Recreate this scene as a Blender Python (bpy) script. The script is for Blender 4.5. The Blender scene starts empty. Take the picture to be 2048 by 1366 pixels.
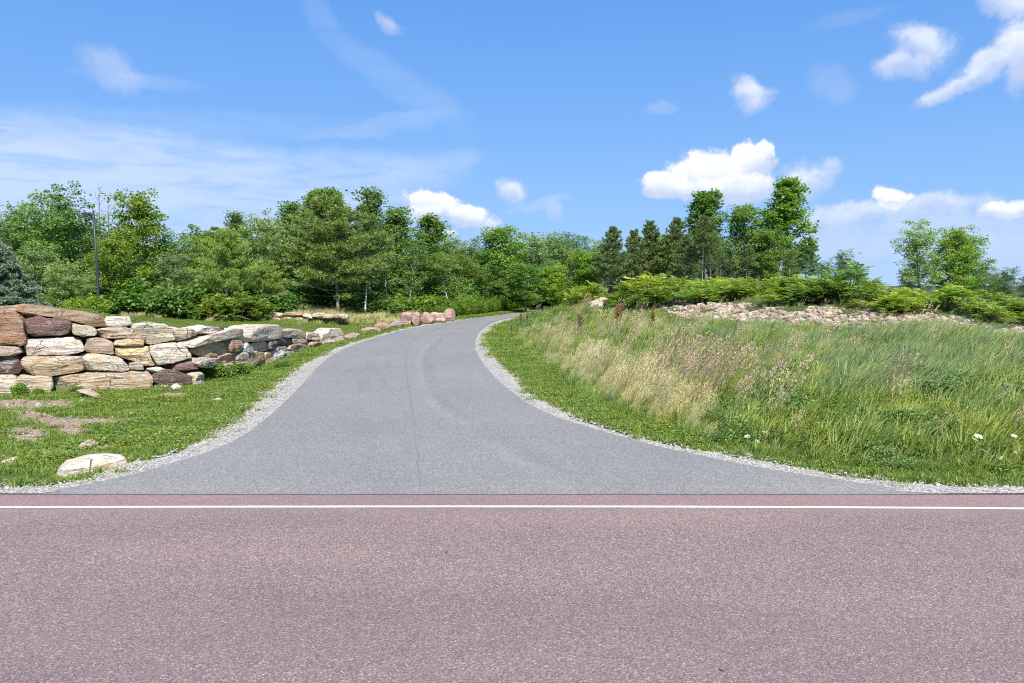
import bpy, math, random
import numpy as np
from mathutils import Vector, noise as mn
rng = np.random.default_rng(7)
random.seed(7)
S = bpy.context.scene
COL = S.collection

# ------------------------------------------------------------------ camera
F = 1500.0; CH = 2.5; PITCH = math.atan(113 / 1500)
cam = bpy.data.objects.new("camera", bpy.data.cameras.new("camera")); COL.objects.link(cam)
cam.location = (0, 0, CH); cam.rotation_euler = (math.pi / 2 - PITCH, 0, 0)
cam.data.sensor_width = 36; cam.data.lens = 36 * F / 2048; cam.data.clip_end = 4000; cam.data.clip_start = 0.1
S.camera = cam
S.render.resolution_x = 1024; S.render.resolution_y = 683
S.render.engine = 'CYCLES'; S.cycles.filter_width = 1.05; S.cycles.use_denoising = False
S.cycles.max_bounces = 9; S.cycles.diffuse_bounces = 4; S.cycles.transmission_bounces = 6; S.cycles.sample_clamp_indirect = 4

# ------------------------------------------------------------------ light
SUN_EL, SUN_AZ = 50.0, 166.0        # azimuth clockwise from +Y (north): behind and to the right of the camera
sd = bpy.data.lights.new("sun", 'SUN'); sun = bpy.data.objects.new("sun", sd); COL.objects.link(sun)
sd.energy = 5.0; sd.angle = math.radians(0.55); sd.color = (1.0, 0.955, 0.88)
az, el = math.radians(SUN_AZ), math.radians(SUN_EL)
sdir = Vector((math.sin(az) * math.cos(el), math.cos(az) * math.cos(el), math.sin(el)))
sun.rotation_euler = sdir.to_track_quat('Z', 'Y').to_euler(); sun.location = (20, -30, 40)
S.view_settings.view_transform = 'Standard'; S.view_settings.look = 'None'
S.view_settings.exposure = 0.6; S.view_settings.gamma = 1

# ------------------------------------------------------------------ node helper
class N:
    def __init__(s, tree):
        s.t = tree; s.n = tree.nodes; s.l = tree.links
    def new(s, typ, **kw):
        nd = s.n.new(typ)
        for k, v in kw.items():
            if k.startswith('_'): continue
            setattr(nd, k, v)
        return nd
    def set(s, sock, v):
        if isinstance(v, bpy.types.NodeSocket): s.l.new(v, sock)
        elif v is not None: sock.default_value = v
    def m(s, op, a, b=None, c=None, clamp=False):
        nd = s.n.new('ShaderNodeMath'); nd.operation = op; nd.use_clamp = clamp
        s.set(nd.inputs[0], a)
        if b is not None: s.set(nd.inputs[1], b)
        if c is not None: s.set(nd.inputs[2], c)
        return nd.outputs[0]
    def mix(s, fac, a, b, mode='MIX'):
        nd = s.n.new('ShaderNodeMix'); nd.data_type = 'RGBA'; nd.blend_type = mode; nd.clamp_factor = True
        s.set(nd.inputs[0], fac)
        s.set(nd.inputs[6], a if isinstance(a, bpy.types.NodeSocket) else (*a, 1) if len(a) == 3 else a)
        s.set(nd.inputs[7], b if isinstance(b, bpy.types.NodeSocket) else (*b, 1) if len(b) == 3 else b)
        return nd.outputs[2]
    def noise(s, vec, scale, detail=3, rough=0.55, dist=0.0, out=0):
        nd = s.n.new('ShaderNodeTexNoise'); s.set(nd.inputs['Vector'], vec)
        nd.inputs['Scale'].default_value = scale; nd.inputs['Detail'].default_value = detail
        nd.inputs['Roughness'].default_value = rough; nd.inputs['Distortion'].default_value = dist
        return nd.outputs[out]
    def voro(s, vec, scale, feature='F1', out=0):
        nd = s.n.new('ShaderNodeTexVoronoi'); nd.feature = feature; s.set(nd.inputs['Vector'], vec)
        nd.inputs['Scale'].default_value = scale
        return nd.outputs[out]
    def ramp(s, fac, stops, interp='LINEAR'):
        nd = s.n.new('ShaderNodeValToRGB'); nd.color_ramp.interpolation = interp; e = nd.color_ramp.elements
        while len(e) < len(stops): e.new(0.5)
        for k, (p, c) in enumerate(stops):
            e[k].position = p; e[k].color = (*c, 1) if len(c) == 3 else c
        s.set(nd.inputs[0], fac); return nd.outputs[0]
    def sstep(s, x, a, b):
        nd = s.n.new('ShaderNodeMapRange'); nd.interpolation_type = 'SMOOTHSTEP'
        s.set(nd.inputs[0], x); s.set(nd.inputs[1], a); s.set(nd.inputs[2], b); nd.inputs[3].default_value = 0; nd.inputs[4].default_value = 1
        return nd.outputs[0]
    def scalev(s, vec, v):
        nd = s.n.new('ShaderNodeVectorMath'); nd.operation = 'MULTIPLY'; s.set(nd.inputs[0], vec); nd.inputs[1].default_value = v
        return nd.outputs[0]

# ------------------------------------------------------------------ sky with clouds
def rayd(px, py):
    xc = (px - 1024) / F; yc = (683 - py) / F
    c, s_ = math.cos(PITCH), math.sin(PITCH)
    return np.array([xc, c + yc * s_, -s_ + yc * c])
def azel(px, py):
    d = rayd(px, py); d = d / np.linalg.norm(d)
    return math.atan2(d[0], d[1]), math.asin(d[2])

def build_world():
    def SKYR(f, st):
        c = n.ramp(f, st); m_ = n.new('ShaderNodeVectorMath'); m_.operation = 'SCALE'; n.l.new(c, m_.inputs[0]); m_.inputs['Scale'].default_value = 9.0; return m_.outputs[0]
    w = bpy.data.worlds.new("World"); S.world = w; w.use_nodes = True
    n = N(w.node_tree); bg = n.n['Background']
    sky = n.new('ShaderNodeTexSky'); sky.sky_type = 'NISHITA'; sky.sun_disc = False
    sky.sun_elevation = el; sky.sun_rotation = az; sky.altitude = 200; sky.air_density = 1.0; sky.dust_density = 0.4; sky.ozone_density = 2.2
    tc = n.new('ShaderNodeTexCoord'); G = tc.outputs['Generated']
    sep = n.new('ShaderNodeSeparateXYZ'); n.l.new(G, sep.inputs[0])
    A = n.m('ARCTAN2', sep.outputs[0], sep.outputs[1]); E = n.m('ARCSINE', sep.outputs[2])
    # billowy warp of the direction used for every cloud
    n1 = n.noise(G, 42, 7, 0.62); n2 = n.noise(G, 14, 8, 0.62, out=1)
    sc = n.new('ShaderNodeSeparateColor'); n.l.new(n2, sc.inputs[0])
    wr = n.m('SUBTRACT', sc.outputs[0], 0.5); wg = n.m('SUBTRACT', sc.outputs[1], 0.5)
    A1 = n.m('MULTIPLY_ADD', wr, 0.045, A); E1 = n.m('MULTIPLY_ADD', wg, 0.038, E)
    fine = n.noise(G, 60, 6, 0.6)
    K = 1.0 / F
    def blob(px, py, rx, ry, rot=0.0, soft=0.5, top=0.0):
        a0, e0 = azel(px, py)
        da = n.m('SUBTRACT', A1, a0); de = n.m('SUBTRACT', E1, e0)
        c, s_ = math.cos(rot), math.sin(rot)
        u = n.m('ADD', n.m('MULTIPLY', da, c / (rx * K)), n.m('MULTIPLY', de, s_ / (rx * K)))
        v = n.m('ADD', n.m('MULTIPLY', da, -s_ / (ry * K)), n.m('MULTIPLY', de, c / (ry * K)))
        if top:                                     # flat underside: squash the lower half
            v = n.m('MAXIMUM', v, n.m('MULTIPLY', v, top))
            v = n.m('MAXIMUM', v, n.m('MULTIPLY', v, -top))
        r2 = n.m('ADD', n.m('MULTIPLY', u, u), n.m('MULTIPLY', v, v))
        ed = n.m('MULTIPLY_ADD', n.m('SUBTRACT', 0.5, n1), 2.6 if soft < .96 else .6, r2)
        return n.sstep(ed, 1.0 + soft, 1.0 - soft * (1 if soft > .96 else 1.25)), v
    # cumulus: (px, py, rx, ry, rot, softness, opacity)
    cum = [
        (1325, 375, 52, 26, 0, .35, .92), (1400, 350, 76, 44, .1, .4, .95), (1500, 325, 44, 40, .5, .35, .97), (1460, 376, 96, 28, 0, .6, .85), (1530,300,22,20,0,.3,.95),
        (1612, 358, 50, 34, .2, .8, .75), (1666, 330, 24, 16, 0, .7, .55),
        (870, 408, 58, 28, -.1, .35, .95), (930, 430, 66, 24, -.22, .45, .9), (860, 425, 50, 20, 0, .7, .8),
        (1025, 385, 34, 24, -.3, .7, .75), (1115, 425, 26, 14, -.6, .8, .35),
        (1500, 185, 36, 30, -.4, .8, .75), (1320, 215, 26, 12, 0, .9, .28),
        (1845, 92, 52, 30, -.35, .7, .72), (1800, 132, 46, 20, -.1, .8, .62),
        (1915, 165, 66, 17, .45, .6, .7), (1968, 130, 46, 24, .4, .7, .72), (2040, 90, 34, 62, 0, .8, .8), (2030, 5, 50, 20, -.4, .8, .75),
        (780, 50, 24, 12, -.5, .9, .5), (1705,40,60,12,.1,.95,.12), (1660, 165, 44, 26, -.6, .95, .2),
        (225, 140, 42, 26, -.6, .95, .38),
        (1790, 398, 36, 20, -.1, .4, .95), (1720, 428, 110, 20, .05, .7, .62), (1860, 412, 100, 18, 0, .7, .62), (2040, 418, 60, 14, 0, .6, .9), (1650, 445, 70, 26, 0, .9, .6),
        (1900, 455, 190, 34, 0, .9, .42), (1750, 490, 220, 30, 0, .9, .34), (2010, 500, 160, 50, 0, .9, .36),
        (880, 470, 30, 16, 0, .6, .8),
    ]
    dens = None; lit = None
    for (px, py, rx, ry, rot, soft, op) in cum:
        b, v = blob(px, py, rx, ry, rot, soft)
        b = n.m('MULTIPLY', b, op)
        l = n.m('MULTIPLY', b, n.sstep(v, -1.0, 0.5))
        dens = b if dens is None else n.m('MAXIMUM', dens, b)
        lit = l if lit is None else n.m('MAXIMUM', lit, l)
    dens = n.m('MULTIPLY', dens, n.m('MULTIPLY_ADD', fine, 0.7, 0.68), clamp=True)
    # thin cirrus: large soft shapes combed with stretched noise
    comb = n.noise(n.scalev(G, (3.0, 3.0, 16.0)), 4.0, 7, 0.6, 0.5)
    cir = None
    for (px, py, rx, ry, rot, op) in [
        (60, 350, 440, 70, -.10, .95), (420, 352, 380, 58, -.12, .80), (60, 430, 620, 60, -.05, .62), (680, 350, 200, 40, .05, .62),
        (790, 160, 150, 26, -.55, .17), (850, 200, 90, 30, -.5, .15), (820, 245, 110, 15, .22, .26), (900, 325, 60, 22, .3, .36), (720, 265, 120, 12, .1, .25), (800,345,130,10,.15,.35),
        (1080, 410, 60, 8, .2, .35), (280, 165, 90, 12, 0, .2), (640, 40, 60, 22, -.9, .14), (300, 250, 330, 26, .05, .16),
        (1850, 520, 420, 60, 0, .45), (1100, 520, 500, 50, 0, .25)]:
        b, v = blob(px, py, rx, ry, rot, .98)
        b = n.m('MULTIPLY', b, op)
        cir = b if cir is None else n.m('MAXIMUM', cir, b)
    cir = n.m('MULTIPLY', cir, n.sstep(comb, 0.10, 0.62))
    # blue of the clear sky: Nishita pushed towards the azure of the day
    mrE = n.m('DIVIDE', E, 1.2, clamp=True)
    base = n.mix(.9, sky.outputs[0], SKYR(mrE, [(0, (.34, .60, .955)), (.09, (.27, .525, .95)), (.18, (.195, .445, .93)), (.30, (.125, .355, .86)), (.6, (.06, .22, .62)), (1, (.05, .18, .5))]))
    base = n.mix(1, base, (1, 1, 1), 'MULTIPLY')
    hz = n.sstep(E, 0.42, -0.02)
    col = n.mix(n.m('MULTIPLY', cir, 1.15, clamp=True), base, (5.0, 6.3, 8.7))
    cl = n.mix(n.sstep(lit, 0.1, 0.95), (5.4, 6.1, 8.0), (8.7, 9.0, 9.7))
    col = n.mix(dens, col, cl)
    n.l.new(col, bg.inputs[0]); bg.inputs[1].default_value = 0.078
build_world()

# ------------------------------------------------------------------ object helpers
def tag(o, label=None, cat=None, group=None, kind=None):
    if label: o['label'] = label
    if cat: o['category'] = cat
    if group: o['group'] = group
    if kind: o['kind'] = kind
    return o
def empty(name, loc=(0, 0, 0), rz=0.0):
    o = bpy.data.objects.new(name, None); COL.objects.link(o); o.location = loc; o.rotation_euler = (0, 0, rz); o.empty_display_size = .2
    return o
def mk_mesh(name, V, Q=None, T=None, smooth=False, attrs=None):
    me = bpy.data.meshes.new(name); V = np.asarray(V, dtype=np.float32)
    me.vertices.add(len(V)); me.vertices.foreach_set('co', V.ravel())
    nq = 0 if Q is None else len(Q); nt = 0 if T is None else len(T)
    idx = np.concatenate([np.asarray(Q).ravel() if nq else np.zeros(0, int), np.asarray(T).ravel() if nt else np.zeros(0, int)]).astype(np.int32)
    me.loops.add(len(idx)); me.loops.foreach_set('vertex_index', idx)
    me.polygons.add(nq + nt)
    st = np.concatenate([np.arange(nq) * 4, nq * 4 + np.arange(nt) * 3]).astype(np.int32)
    me.polygons.foreach_set('loop_start', st)
    me.polygons.foreach_set('loop_total', np.concatenate([np.full(nq, 4), np.full(nt, 3)]).astype(np.int32))
    if attrs:
        for k, v in attrs.items():
            a = me.attributes.new(k, 'FLOAT', 'POINT'); a.data.foreach_set('value', np.asarray(v, dtype=np.float32))
    me.update(calc_edges=True); me.validate()
    me.polygons.foreach_set('use_smooth', np.full(len(me.polygons), smooth))
    return me
def mk_obj(name, me, mat, parent=None, link=True):
    o = bpy.data.objects.new(name, me)
    if link: COL.objects.link(o)
    if mat: me.materials.append(mat)
    if parent: o.parent = parent
    return o
class MB:
    """collects vertices and faces"""
    def __init__(s): s.V = []; s.Q = []; s.T = []; s.n = 0
    def add(s, V, Q=None, T=None):
        V = np.asarray(V, float).reshape(-1, 3)
        if Q is not None and len(Q): s.Q.append(np.asarray(Q) + s.n)
        if T is not None and len(T): s.T.append(np.asarray(T) + s.n)
        s.V.append(V); s.n += len(V)
    def mesh(s, name, smooth=False):
        return mk_mesh(name, np.concatenate(s.V), np.concatenate(s.Q) if s.Q else None, np.concatenate(s.T) if s.T else None, smooth)
    def tube(s, P, R, k=6, cap=True):
        P = np.asarray(P, float); R = np.broadcast_to(np.asarray(R, float), (len(P),))
        D = np.gradient(P, axis=0); D /= np.linalg.norm(D, axis=1)[:, None] + 1e-9
        up = np.array([0.31, 0.77, 0.55]) if abs(D[0][2]) > .8 else np.array([0, 0, 1.0])
        X = np.cross(D, up); X /= np.linalg.norm(X, axis=1)[:, None] + 1e-9; Y = np.cross(D, X)
        a = np.linspace(0, 2 * np.pi, k, endpoint=False)
        V = P[:, None, :] + R[:, None, None] * (np.cos(a)[None, :, None] * X[:, None, :] + np.sin(a)[None, :, None] * Y[:, None, :])
        V = V.reshape(-1, 3); m = len(P)
        i = np.arange(m - 1)[:, None] * k; j = np.arange(k)[None, :]; j2 = (j + 1) % k
        Q = np.stack([i + j, i + j2, i + k + j2, i + k + j], -1).reshape(-1, 4)
        s.add(V, Q)
        if cap:
            b = s.n - len(V)
            for t in range(1, k - 1): s.T.append(np.array([[b + (m - 1) * k, b + (m - 1) * k + t, b + (m - 1) * k + t + 1]]))
    def leaves(s, C, D, Nn, L, W):
        """diamond leaves: centre, long axis, normal, length, width"""
        D = D / (np.linalg.norm(D, axis=1)[:, None] + 1e-9)
        X = np.cross(D, Nn); X /= np.linalg.norm(X, axis=1)[:, None] + 1e-9
        L = np.broadcast_to(L, (len(C),))[:, None]; W = np.broadcast_to(W, (len(C),))[:, None]
        V = np.stack([C - D * L / 2, C + X * W / 2 - D * L * .08, C + D * L / 2, C - X * W / 2 - D * L * .08], 1).reshape(-1, 3)
        i = np.arange(len(C))[:, None] * 4
        s.add(V, i + np.arange(4)[None, :])

# ------------------------------------------------------------------ curves traced on the ground
def zb(y):
    return 0.012 * np.clip(np.asarray(y, float) - 9.4, 0, 56)
def gnd(px, py):
    """where the pixel's ray meets the gently rising base ground"""
    d = rayd(px, py); d = d / d[1]
    y = 10.0
    for _ in range(60):
        y = (float(zb(y)) - CH) / d[2]
    return np.array([d[0] * y, y])
def at(px, py, y):
    d = rayd(px, py); d = d / d[1]
    return np.array([d[0] * y, y, CH + d[2] * y])
def proj(x, y, z):
    c, s_ = math.cos(PITCH), math.sin(PITCH)
    zz = z - CH; dep = y * c - zz * s_; up = y * s_ + zz * c
    dep = np.maximum(dep, .01)
    return 1024 + F * x / dep, 683 - F * up / dep
def chaikin(P, it=2):
    P = np.asarray(P, float)
    for _ in range(it):
        a = P[:-1] * .75 + P[1:] * .25; b = P[:-1] * .25 + P[1:] * .75
        P = np.concatenate([P[:1], np.stack([a, b], 1).reshape(-1, 2), P[-1:]])
    return P
def resample(P, step):
    P = np.asarray(P, float); d = np.r_[0, np.cumsum(np.linalg.norm(np.diff(P, axis=0), axis=1))]
    n = max(2, int(d[-1] / step)); t = np.linspace(0, d[-1], n)
    return np.stack([np.interp(t, d, P[:, 0]), np.interp(t, d, P[:, 1])], 1)
def gl(pts): return [gnd(*p) for p in pts]
ROAD_Y = float(gnd(1024, 989)[1])
Lp = gl([(80, 986.5), (146, 977), (220, 965), (281, 950), (342, 932), (415, 909), (452, 894), (500, 867), (522, 850), (571, 807), (604, 772), (623, 750), (647, 725), (672, 707), (711, 690), (750, 677), (816, 658), (884, 647), (952, 637), (1011, 630)])
ASPH_L = chaikin([np.array([Lp[0][0] - .5, ROAD_Y])] + Lp + [np.array(p) for p in [(3.0, 62), (9, 76), (18, 92), (30, 108)]])
Rp = gl([(1800, 981), (1642, 960), (1507, 938), (1422, 920), (1313, 897), (1239, 876), (1151, 851), (1089, 829), (1040, 801), (990, 759), (955, 714), (949, 692), (954, 668), (972, 652), (996, 640)])
ASPH_R = chaikin([np.array([Rp[0][0] + .5, ROAD_Y])] + Rp + [np.array(p) for p in [(1.2, 50), (4.8, 59), (11, 71), (21, 87), (33, 103)]])
GL = gl([(0, 979), (110, 972), (190, 955), (215, 938), (293, 921), (354, 904), (427, 872), (471, 842), (516, 805), (545, 775), (594, 738), (633, 715), (672, 696), (721, 680), (750, 673), (816, 655), (884, 645), (952, 635.5), (1011, 629)])
GRAV_L = chaikin([np.array([-90, ROAD_Y + .32]), np.array([-12, ROAD_Y + .3])] + GL + [np.array(p) for p in [(2.6, 62.5), (8.5, 76.5), (17.5, 92.5), (29.5, 108.5)]])
GR = gl([(2048, 975), (1900, 972), (1800, 967), (1642, 944), (1544, 929), (1430, 906), (1313, 885), (1239, 864), (1151, 836), (1087, 804), (1044, 776), (1002, 727), (977, 694), (977, 667), (1000, 645)])
GRAV_R = chaikin([np.array([90, ROAD_Y + .3]), np.array([12, ROAD_Y + .32])] + GR + [np.array(p) for p in [(1.6, 49.5), (5.2, 58.5), (11.4, 70.6), (21.4, 86.6), (33.4, 102.6)]])
BK = gl([(2048, 957), (1740, 944), (1593, 928), (1470, 900), (1350, 872), (1288, 846), (1214, 816), (1164, 789), (1114, 749), (1059, 714), (1022, 677), (1013, 655), (1022, 641)])
BANK = chaikin([np.array([90, 9.9]), np.array([30, 9.9])] + BK + [np.array(p) for p in [(.9, 47.5), (2.6, 50.5), (6, 58), (12.2, 70), (22, 86), (34, 102)]])
BANK_POLY = np.concatenate([BANK, [[120, 102], [120, 9.9]]])
WB = [(-330, 805), (-120, 797), (0, 789), (100, 787), (300, 778), (390, 772), (430, 762), (500, 744), (560, 722), (600, 703), (650, 691), (690, 683), (715, 676)]
WALLG = np.array(gl(WB)); WPX = np.array([p[0] for p in WB], float)
WT = [(-330, 600), (0, 618), (100, 619), (200, 634), (270, 650), (350, 655), (450, 662), (520, 660), (570, 657), (620, 668), (690, 674), (715, 676)]
WALL_TOP = np.array([at(px, np.interp(px, [a for a, b in WT], [b for a, b in WT]), np.interp(px, WPX, WALLG[:, 1]))[2] for px in WPX])

def inpoly(X, Y, P):
    P = np.asarray(P); r = np.zeros(X.shape, bool); j = len(P) - 1
    for i in range(len(P)):
        xi, yi = P[i]; xj, yj = P[j]
        if yi != yj:
            c = ((yi > Y) != (yj > Y)) & (X < (xj - xi) * (Y - yi) / (yj - yi) + xi)
            r ^= c
        j = i
    return r
def dist_poly(X, Y, P):
    """distance to polyline, signed side (+ = left of direction), param index"""
    best = np.full(X.shape, 1e9); side = np.zeros(X.shape); par = np.zeros(X.shape)
    for i in range(len(P) - 1):
        ax, ay = P[i]; bx, by = P[i + 1]; dx, dy = bx - ax, by - ay; l2 = dx * dx + dy * dy + 1e-12
        t = np.clip(((X - ax) * dx + (Y - ay) * dy) / l2, 0, 1)
        d = np.hypot(X - ax - t * dx, Y - ay - t * dy)
        sd_ = np.sign(dx * (Y - ay) - dy * (X - ax))
        m = d < best - 1e-9
        best = np.where(m, d, best); side = np.where(m, sd_, side); par = np.where(m, i + t, par)
    return best, side, par
def ss(x, a, b):
    t = np.clip((x - a) / (b - a), 0, 1); return t * t * (3 - 2 * t)
def vnoise(X, Y, sc, seed=0):
    """cheap smooth value noise in numpy"""
    x = X * sc + seed * 17.3; y = Y * sc - seed * 9.1
    xi = np.floor(x).astype(np.int64); yi = np.floor(y).astype(np.int64); fx = x - xi; fy = y - yi
    fx = fx * fx * (3 - 2 * fx); fy = fy * fy * (3 - 2 * fy)
    def h(a, b):
        v = (a * 374761393 + b * 668265263 + seed * 1442695) & 0x7fffffff
        v = ((v ^ (v >> 13)) * 1274126177) & 0x7fffffff
        return ((v ^ (v >> 16)) & 0xffff) / 65535.0
    return (h(xi, yi) * (1 - fx) + h(xi + 1, yi) * fx) * (1 - fy) + (h(xi, yi + 1) * (1 - fx) + h(xi + 1, yi + 1) * fx) * fy
def fbm(X, Y, sc, seed=0):
    return (vnoise(X, Y, sc, seed) * .55 + vnoise(X, Y, sc * 2.1, seed + 1) * .28 + vnoise(X, Y, sc * 4.3, seed + 2) * .17)
BANK_C = resample(BANK, 1.0)
ROADL_C = resample(GRAV_L, 1.0); ROADR_C = resample(GRAV_R, 1.0)
def bank_s(X, Y):
    ins = inpoly(X, Y, BANK_POLY); d, _, _ = dist_poly(X, Y, BANK_C)
    return np.where(ins, d, 0.0)
def behind(X, Y):
    d, side, par = dist_poly(X, Y, WALLG)
    t = np.where(side > 0, d, -d)
    # past the wall's far end nothing is retained
    return t, par
def height(X, Y):
    X = np.asarray(X, float); Y = np.asarray(Y, float)
    z = zb(Y)
    s = bank_s(X, Y); k = 1 + 1.25 * ss(Y, 20, 33)
    h = np.interp(s * k, [0, 1, 3, 6, 10, 12.5, 17, 20, 30, 60], [0, .1, .3, .55, .84, .98, 1.42, 1.6, 1.7, 1.7])
    h = h * (1 - .52 * ss(X - (Y - 22) * .35, 10.5, 21))
    h = h + ss(s, .5, 4) * (fbm(X, Y, .35, 3) - .5) * .28
    z = z + h
    t, par = behind(X, Y)
    zt = np.interp(par, np.arange(len(WALL_TOP)), WALL_TOP)
    far = zb(Y) + .66 * (1 - ss(X, -13.5, -6.5))
    r = (zt - .05) * (1 - ss(t, 1, 16)) + far * ss(t, 1, 16)
    up = ss(t, .28, .75) * (1 - ss(X + Y * .05, -3.9, -3.0)) * (1 - ss(Y - 28.5, 0, 5) * ss(X, -9.5, -6.5))
    z = np.where(Y > 9.2, z + up * (np.maximum(r, z) - z), z)
    off = ss(np.minimum(dist_poly(X, Y, ROADL_C)[0], dist_poly(X, Y, ROADR_C)[0]), .3, 2.5) * (~ongravel(X, Y))
    z = z + off * (fbm(X, Y, .6, 9) - .5) * .10 * ss(Y, 9.8, 12)
    return z
def H1(x, y): return float(height(np.array([x]), np.array([y]))[0])
def ondrive(X, Y):
    P = np.concatenate([ASPH_L, ASPH_R[::-1]]); return inpoly(X, Y, P)
def ongravel(X, Y):
    P = np.concatenate([GRAV_L, GRAV_R[::-1], [[90, ROAD_Y - 1], [-90, ROAD_Y - 1]]]); return inpoly(X, Y, P)
# ------------------------------------------------------------------ materials
def newmat(name):
    m = bpy.data.materials.new(name); m.use_nodes = True
    n = N(m.node_tree); b = n.n['Principled BSDF']; b.inputs['Roughness'].default_value = .85
    return m, n, b
def bump(n, b, h, strength, dist):
    bp = n.new('ShaderNodeBump'); bp.inputs['Strength'].default_value = strength; bp.inputs['Distance'].default_value = dist
    n.set(bp.inputs['Height'], h); n.l.new(bp.outputs[0], b.inputs['Normal'])
def pos(n): return n.new('ShaderNodeNewGeometry').outputs['Position']

def mat_red_asphalt():
    m, n, b = newmat('red_chip_asphalt'); P = pos(n)
    v = n.voro(P, 98, out=1); vs = n.new('ShaderNodeSeparateColor'); n.l.new(v, vs.inputs[0])
    c = n.ramp(vs.outputs[0], [(0, (.055, .05, .052)), (.2, (.125, .105, .105)), (.45, (.215, .155, .15)), (.65, (.285, .245, .24)), (.82, (.37, .25, .21)), (.95, (.56, .51, .48))], 'CONSTANT')
    g = n.noise(P, 190, 2, .7); c = n.mix(.34, c, n.ramp(g, [(.3, (.10, .078, .085)), (.7, (.44, .34, .335))]))
    big = n.noise(n.scalev(P, (.25, 1.1, 1)), .9, 4); c = n.mix(1, c, n.ramp(big, [(.3, (.88, .87, .90)), (.7, (1.12, 1.09, 1.07))]), 'MULTIPLY')
    sep = n.new('ShaderNodeSeparateXYZ'); n.l.new(P, sep.inputs[0])
    edge = n.sstep(sep.outputs[1], 7.6, 8.5); c = n.mix(n.m('MULTIPLY', edge, .38), c, (.32, .215, .205))
    tyre = n.m('MULTIPLY', n.sstep(n.m('ABSOLUTE', n.m('SUBTRACT', sep.outputs[1], 5.0)), 1.3, .3), .22); c = n.mix(tyre, c, (.165, .145, .155))
    c = n.mix(1, c, (.955, .905, .855), 'MULTIPLY')
    n.l.new(c, b.inputs['Base Color']); b.inputs['Roughness'].default_value = .9
    bump(n, b, n.m('ADD', n.voro(P, 98), g), .55, .006); return m
def mat_drive():
    m, n, b = newmat('grey_asphalt'); P = pos(n)
    v = n.voro(P, 68, out=1); vs = n.new('ShaderNodeSeparateColor'); n.l.new(v, vs.inputs[0])
    c = n.ramp(vs.outputs[0], [(0, (.05, .052, .055)), (.2, (.115, .12, .125)), (.55, (.185, .19, .197)), (.85, (.31, .315, .32)), (1, (.5, .5, .5))], 'CONSTANT')
    g = n.noise(P, 260, 2, .7); c = n.mix(.55, c, n.ramp(g, [(.3, (.115, .115, .117)), (.7, (.265, .264, .264))])); c = n.mix(1, c, (1.24, 1.185, 1.11), 'MULTIPLY')
    big = n.noise(P, .35, 5, .6); c = n.mix(1, c, n.ramp(big, [(.3, (.90, .915, .93)), (.72, (1.08, 1.07, 1.06))]), 'MULTIPLY')
    # paver seam, tyre arcs and scuffs: attribute 'lane' runs 0..1 across the drive
    at_ = n.new('ShaderNodeAttribute'); at_.attribute_name = 'lane'; L = at_.outputs['Fac']
    wob = n.m('MULTIPLY_ADD', n.m('SUBTRACT', n.noise(P, .6, 3), .5), .05, L)
        
    for (p0, wd, a, colr) in [(.30, .05, .16, (.14, .147, .16)), (.40, .02, .18, (.14, .147, .16)), (.66, .045, .22, (.13, .137, .15)), (.60, .03, .16, (.30, .305, .31))]:
        tr = n.sstep(n.m('ABSOLUTE', n.m('SUBTRACT', wob, p0)), wd, wd * .2); tr = n.m('MULTIPLY', tr, n.sstep(n.noise(P, .45, 4, .6), .38, .66))
        c = n.mix(n.m('MULTIPLY', tr, a * 1.7), c, colr)
    sp = n.sstep(n.voro(P, 5.5), .07, .03); c = n.mix(n.m('MULTIPLY', sp, .6), c, (.05, .05, .055))
    n.l.new(c, b.inputs['Base Color']); b.inputs['Roughness'].default_value = .85
    bump(n, b, n.m('ADD', n.voro(P, 95), g), .4, .004); return m
def mat_gravel():
    m, n, b = newmat('limestone_gravel'); P = pos(n)
    v = n.voro(P, 38, out=1); vs = n.new('ShaderNodeSeparateColor'); n.l.new(v, vs.inputs[0])
    c = n.ramp(vs.outputs[0], [(0, (.24, .22, .19)), (.3, (.40, .375, .335)), (.6, (.50, .47, .43)), (.85, (.58, .555, .52)), (1, (.42, .34, .27))], 'CONSTANT')
    d = n.voro(P, 38, 'F1'); c = n.mix(n.m('MULTIPLY', n.sstep(d, .5, .8), .6), c, (.16, .145, .125))
    c = n.mix(n.m('MULTIPLY', n.sstep(n.noise(P, 1.3, 4, .65), .52, .68), .45), c, (.33, .28, .23))
    n.l.new(c, b.inputs['Base Color']); bump(n, b, n.m('SUBTRACT', 1.0, d), .9, .02); return m
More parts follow.
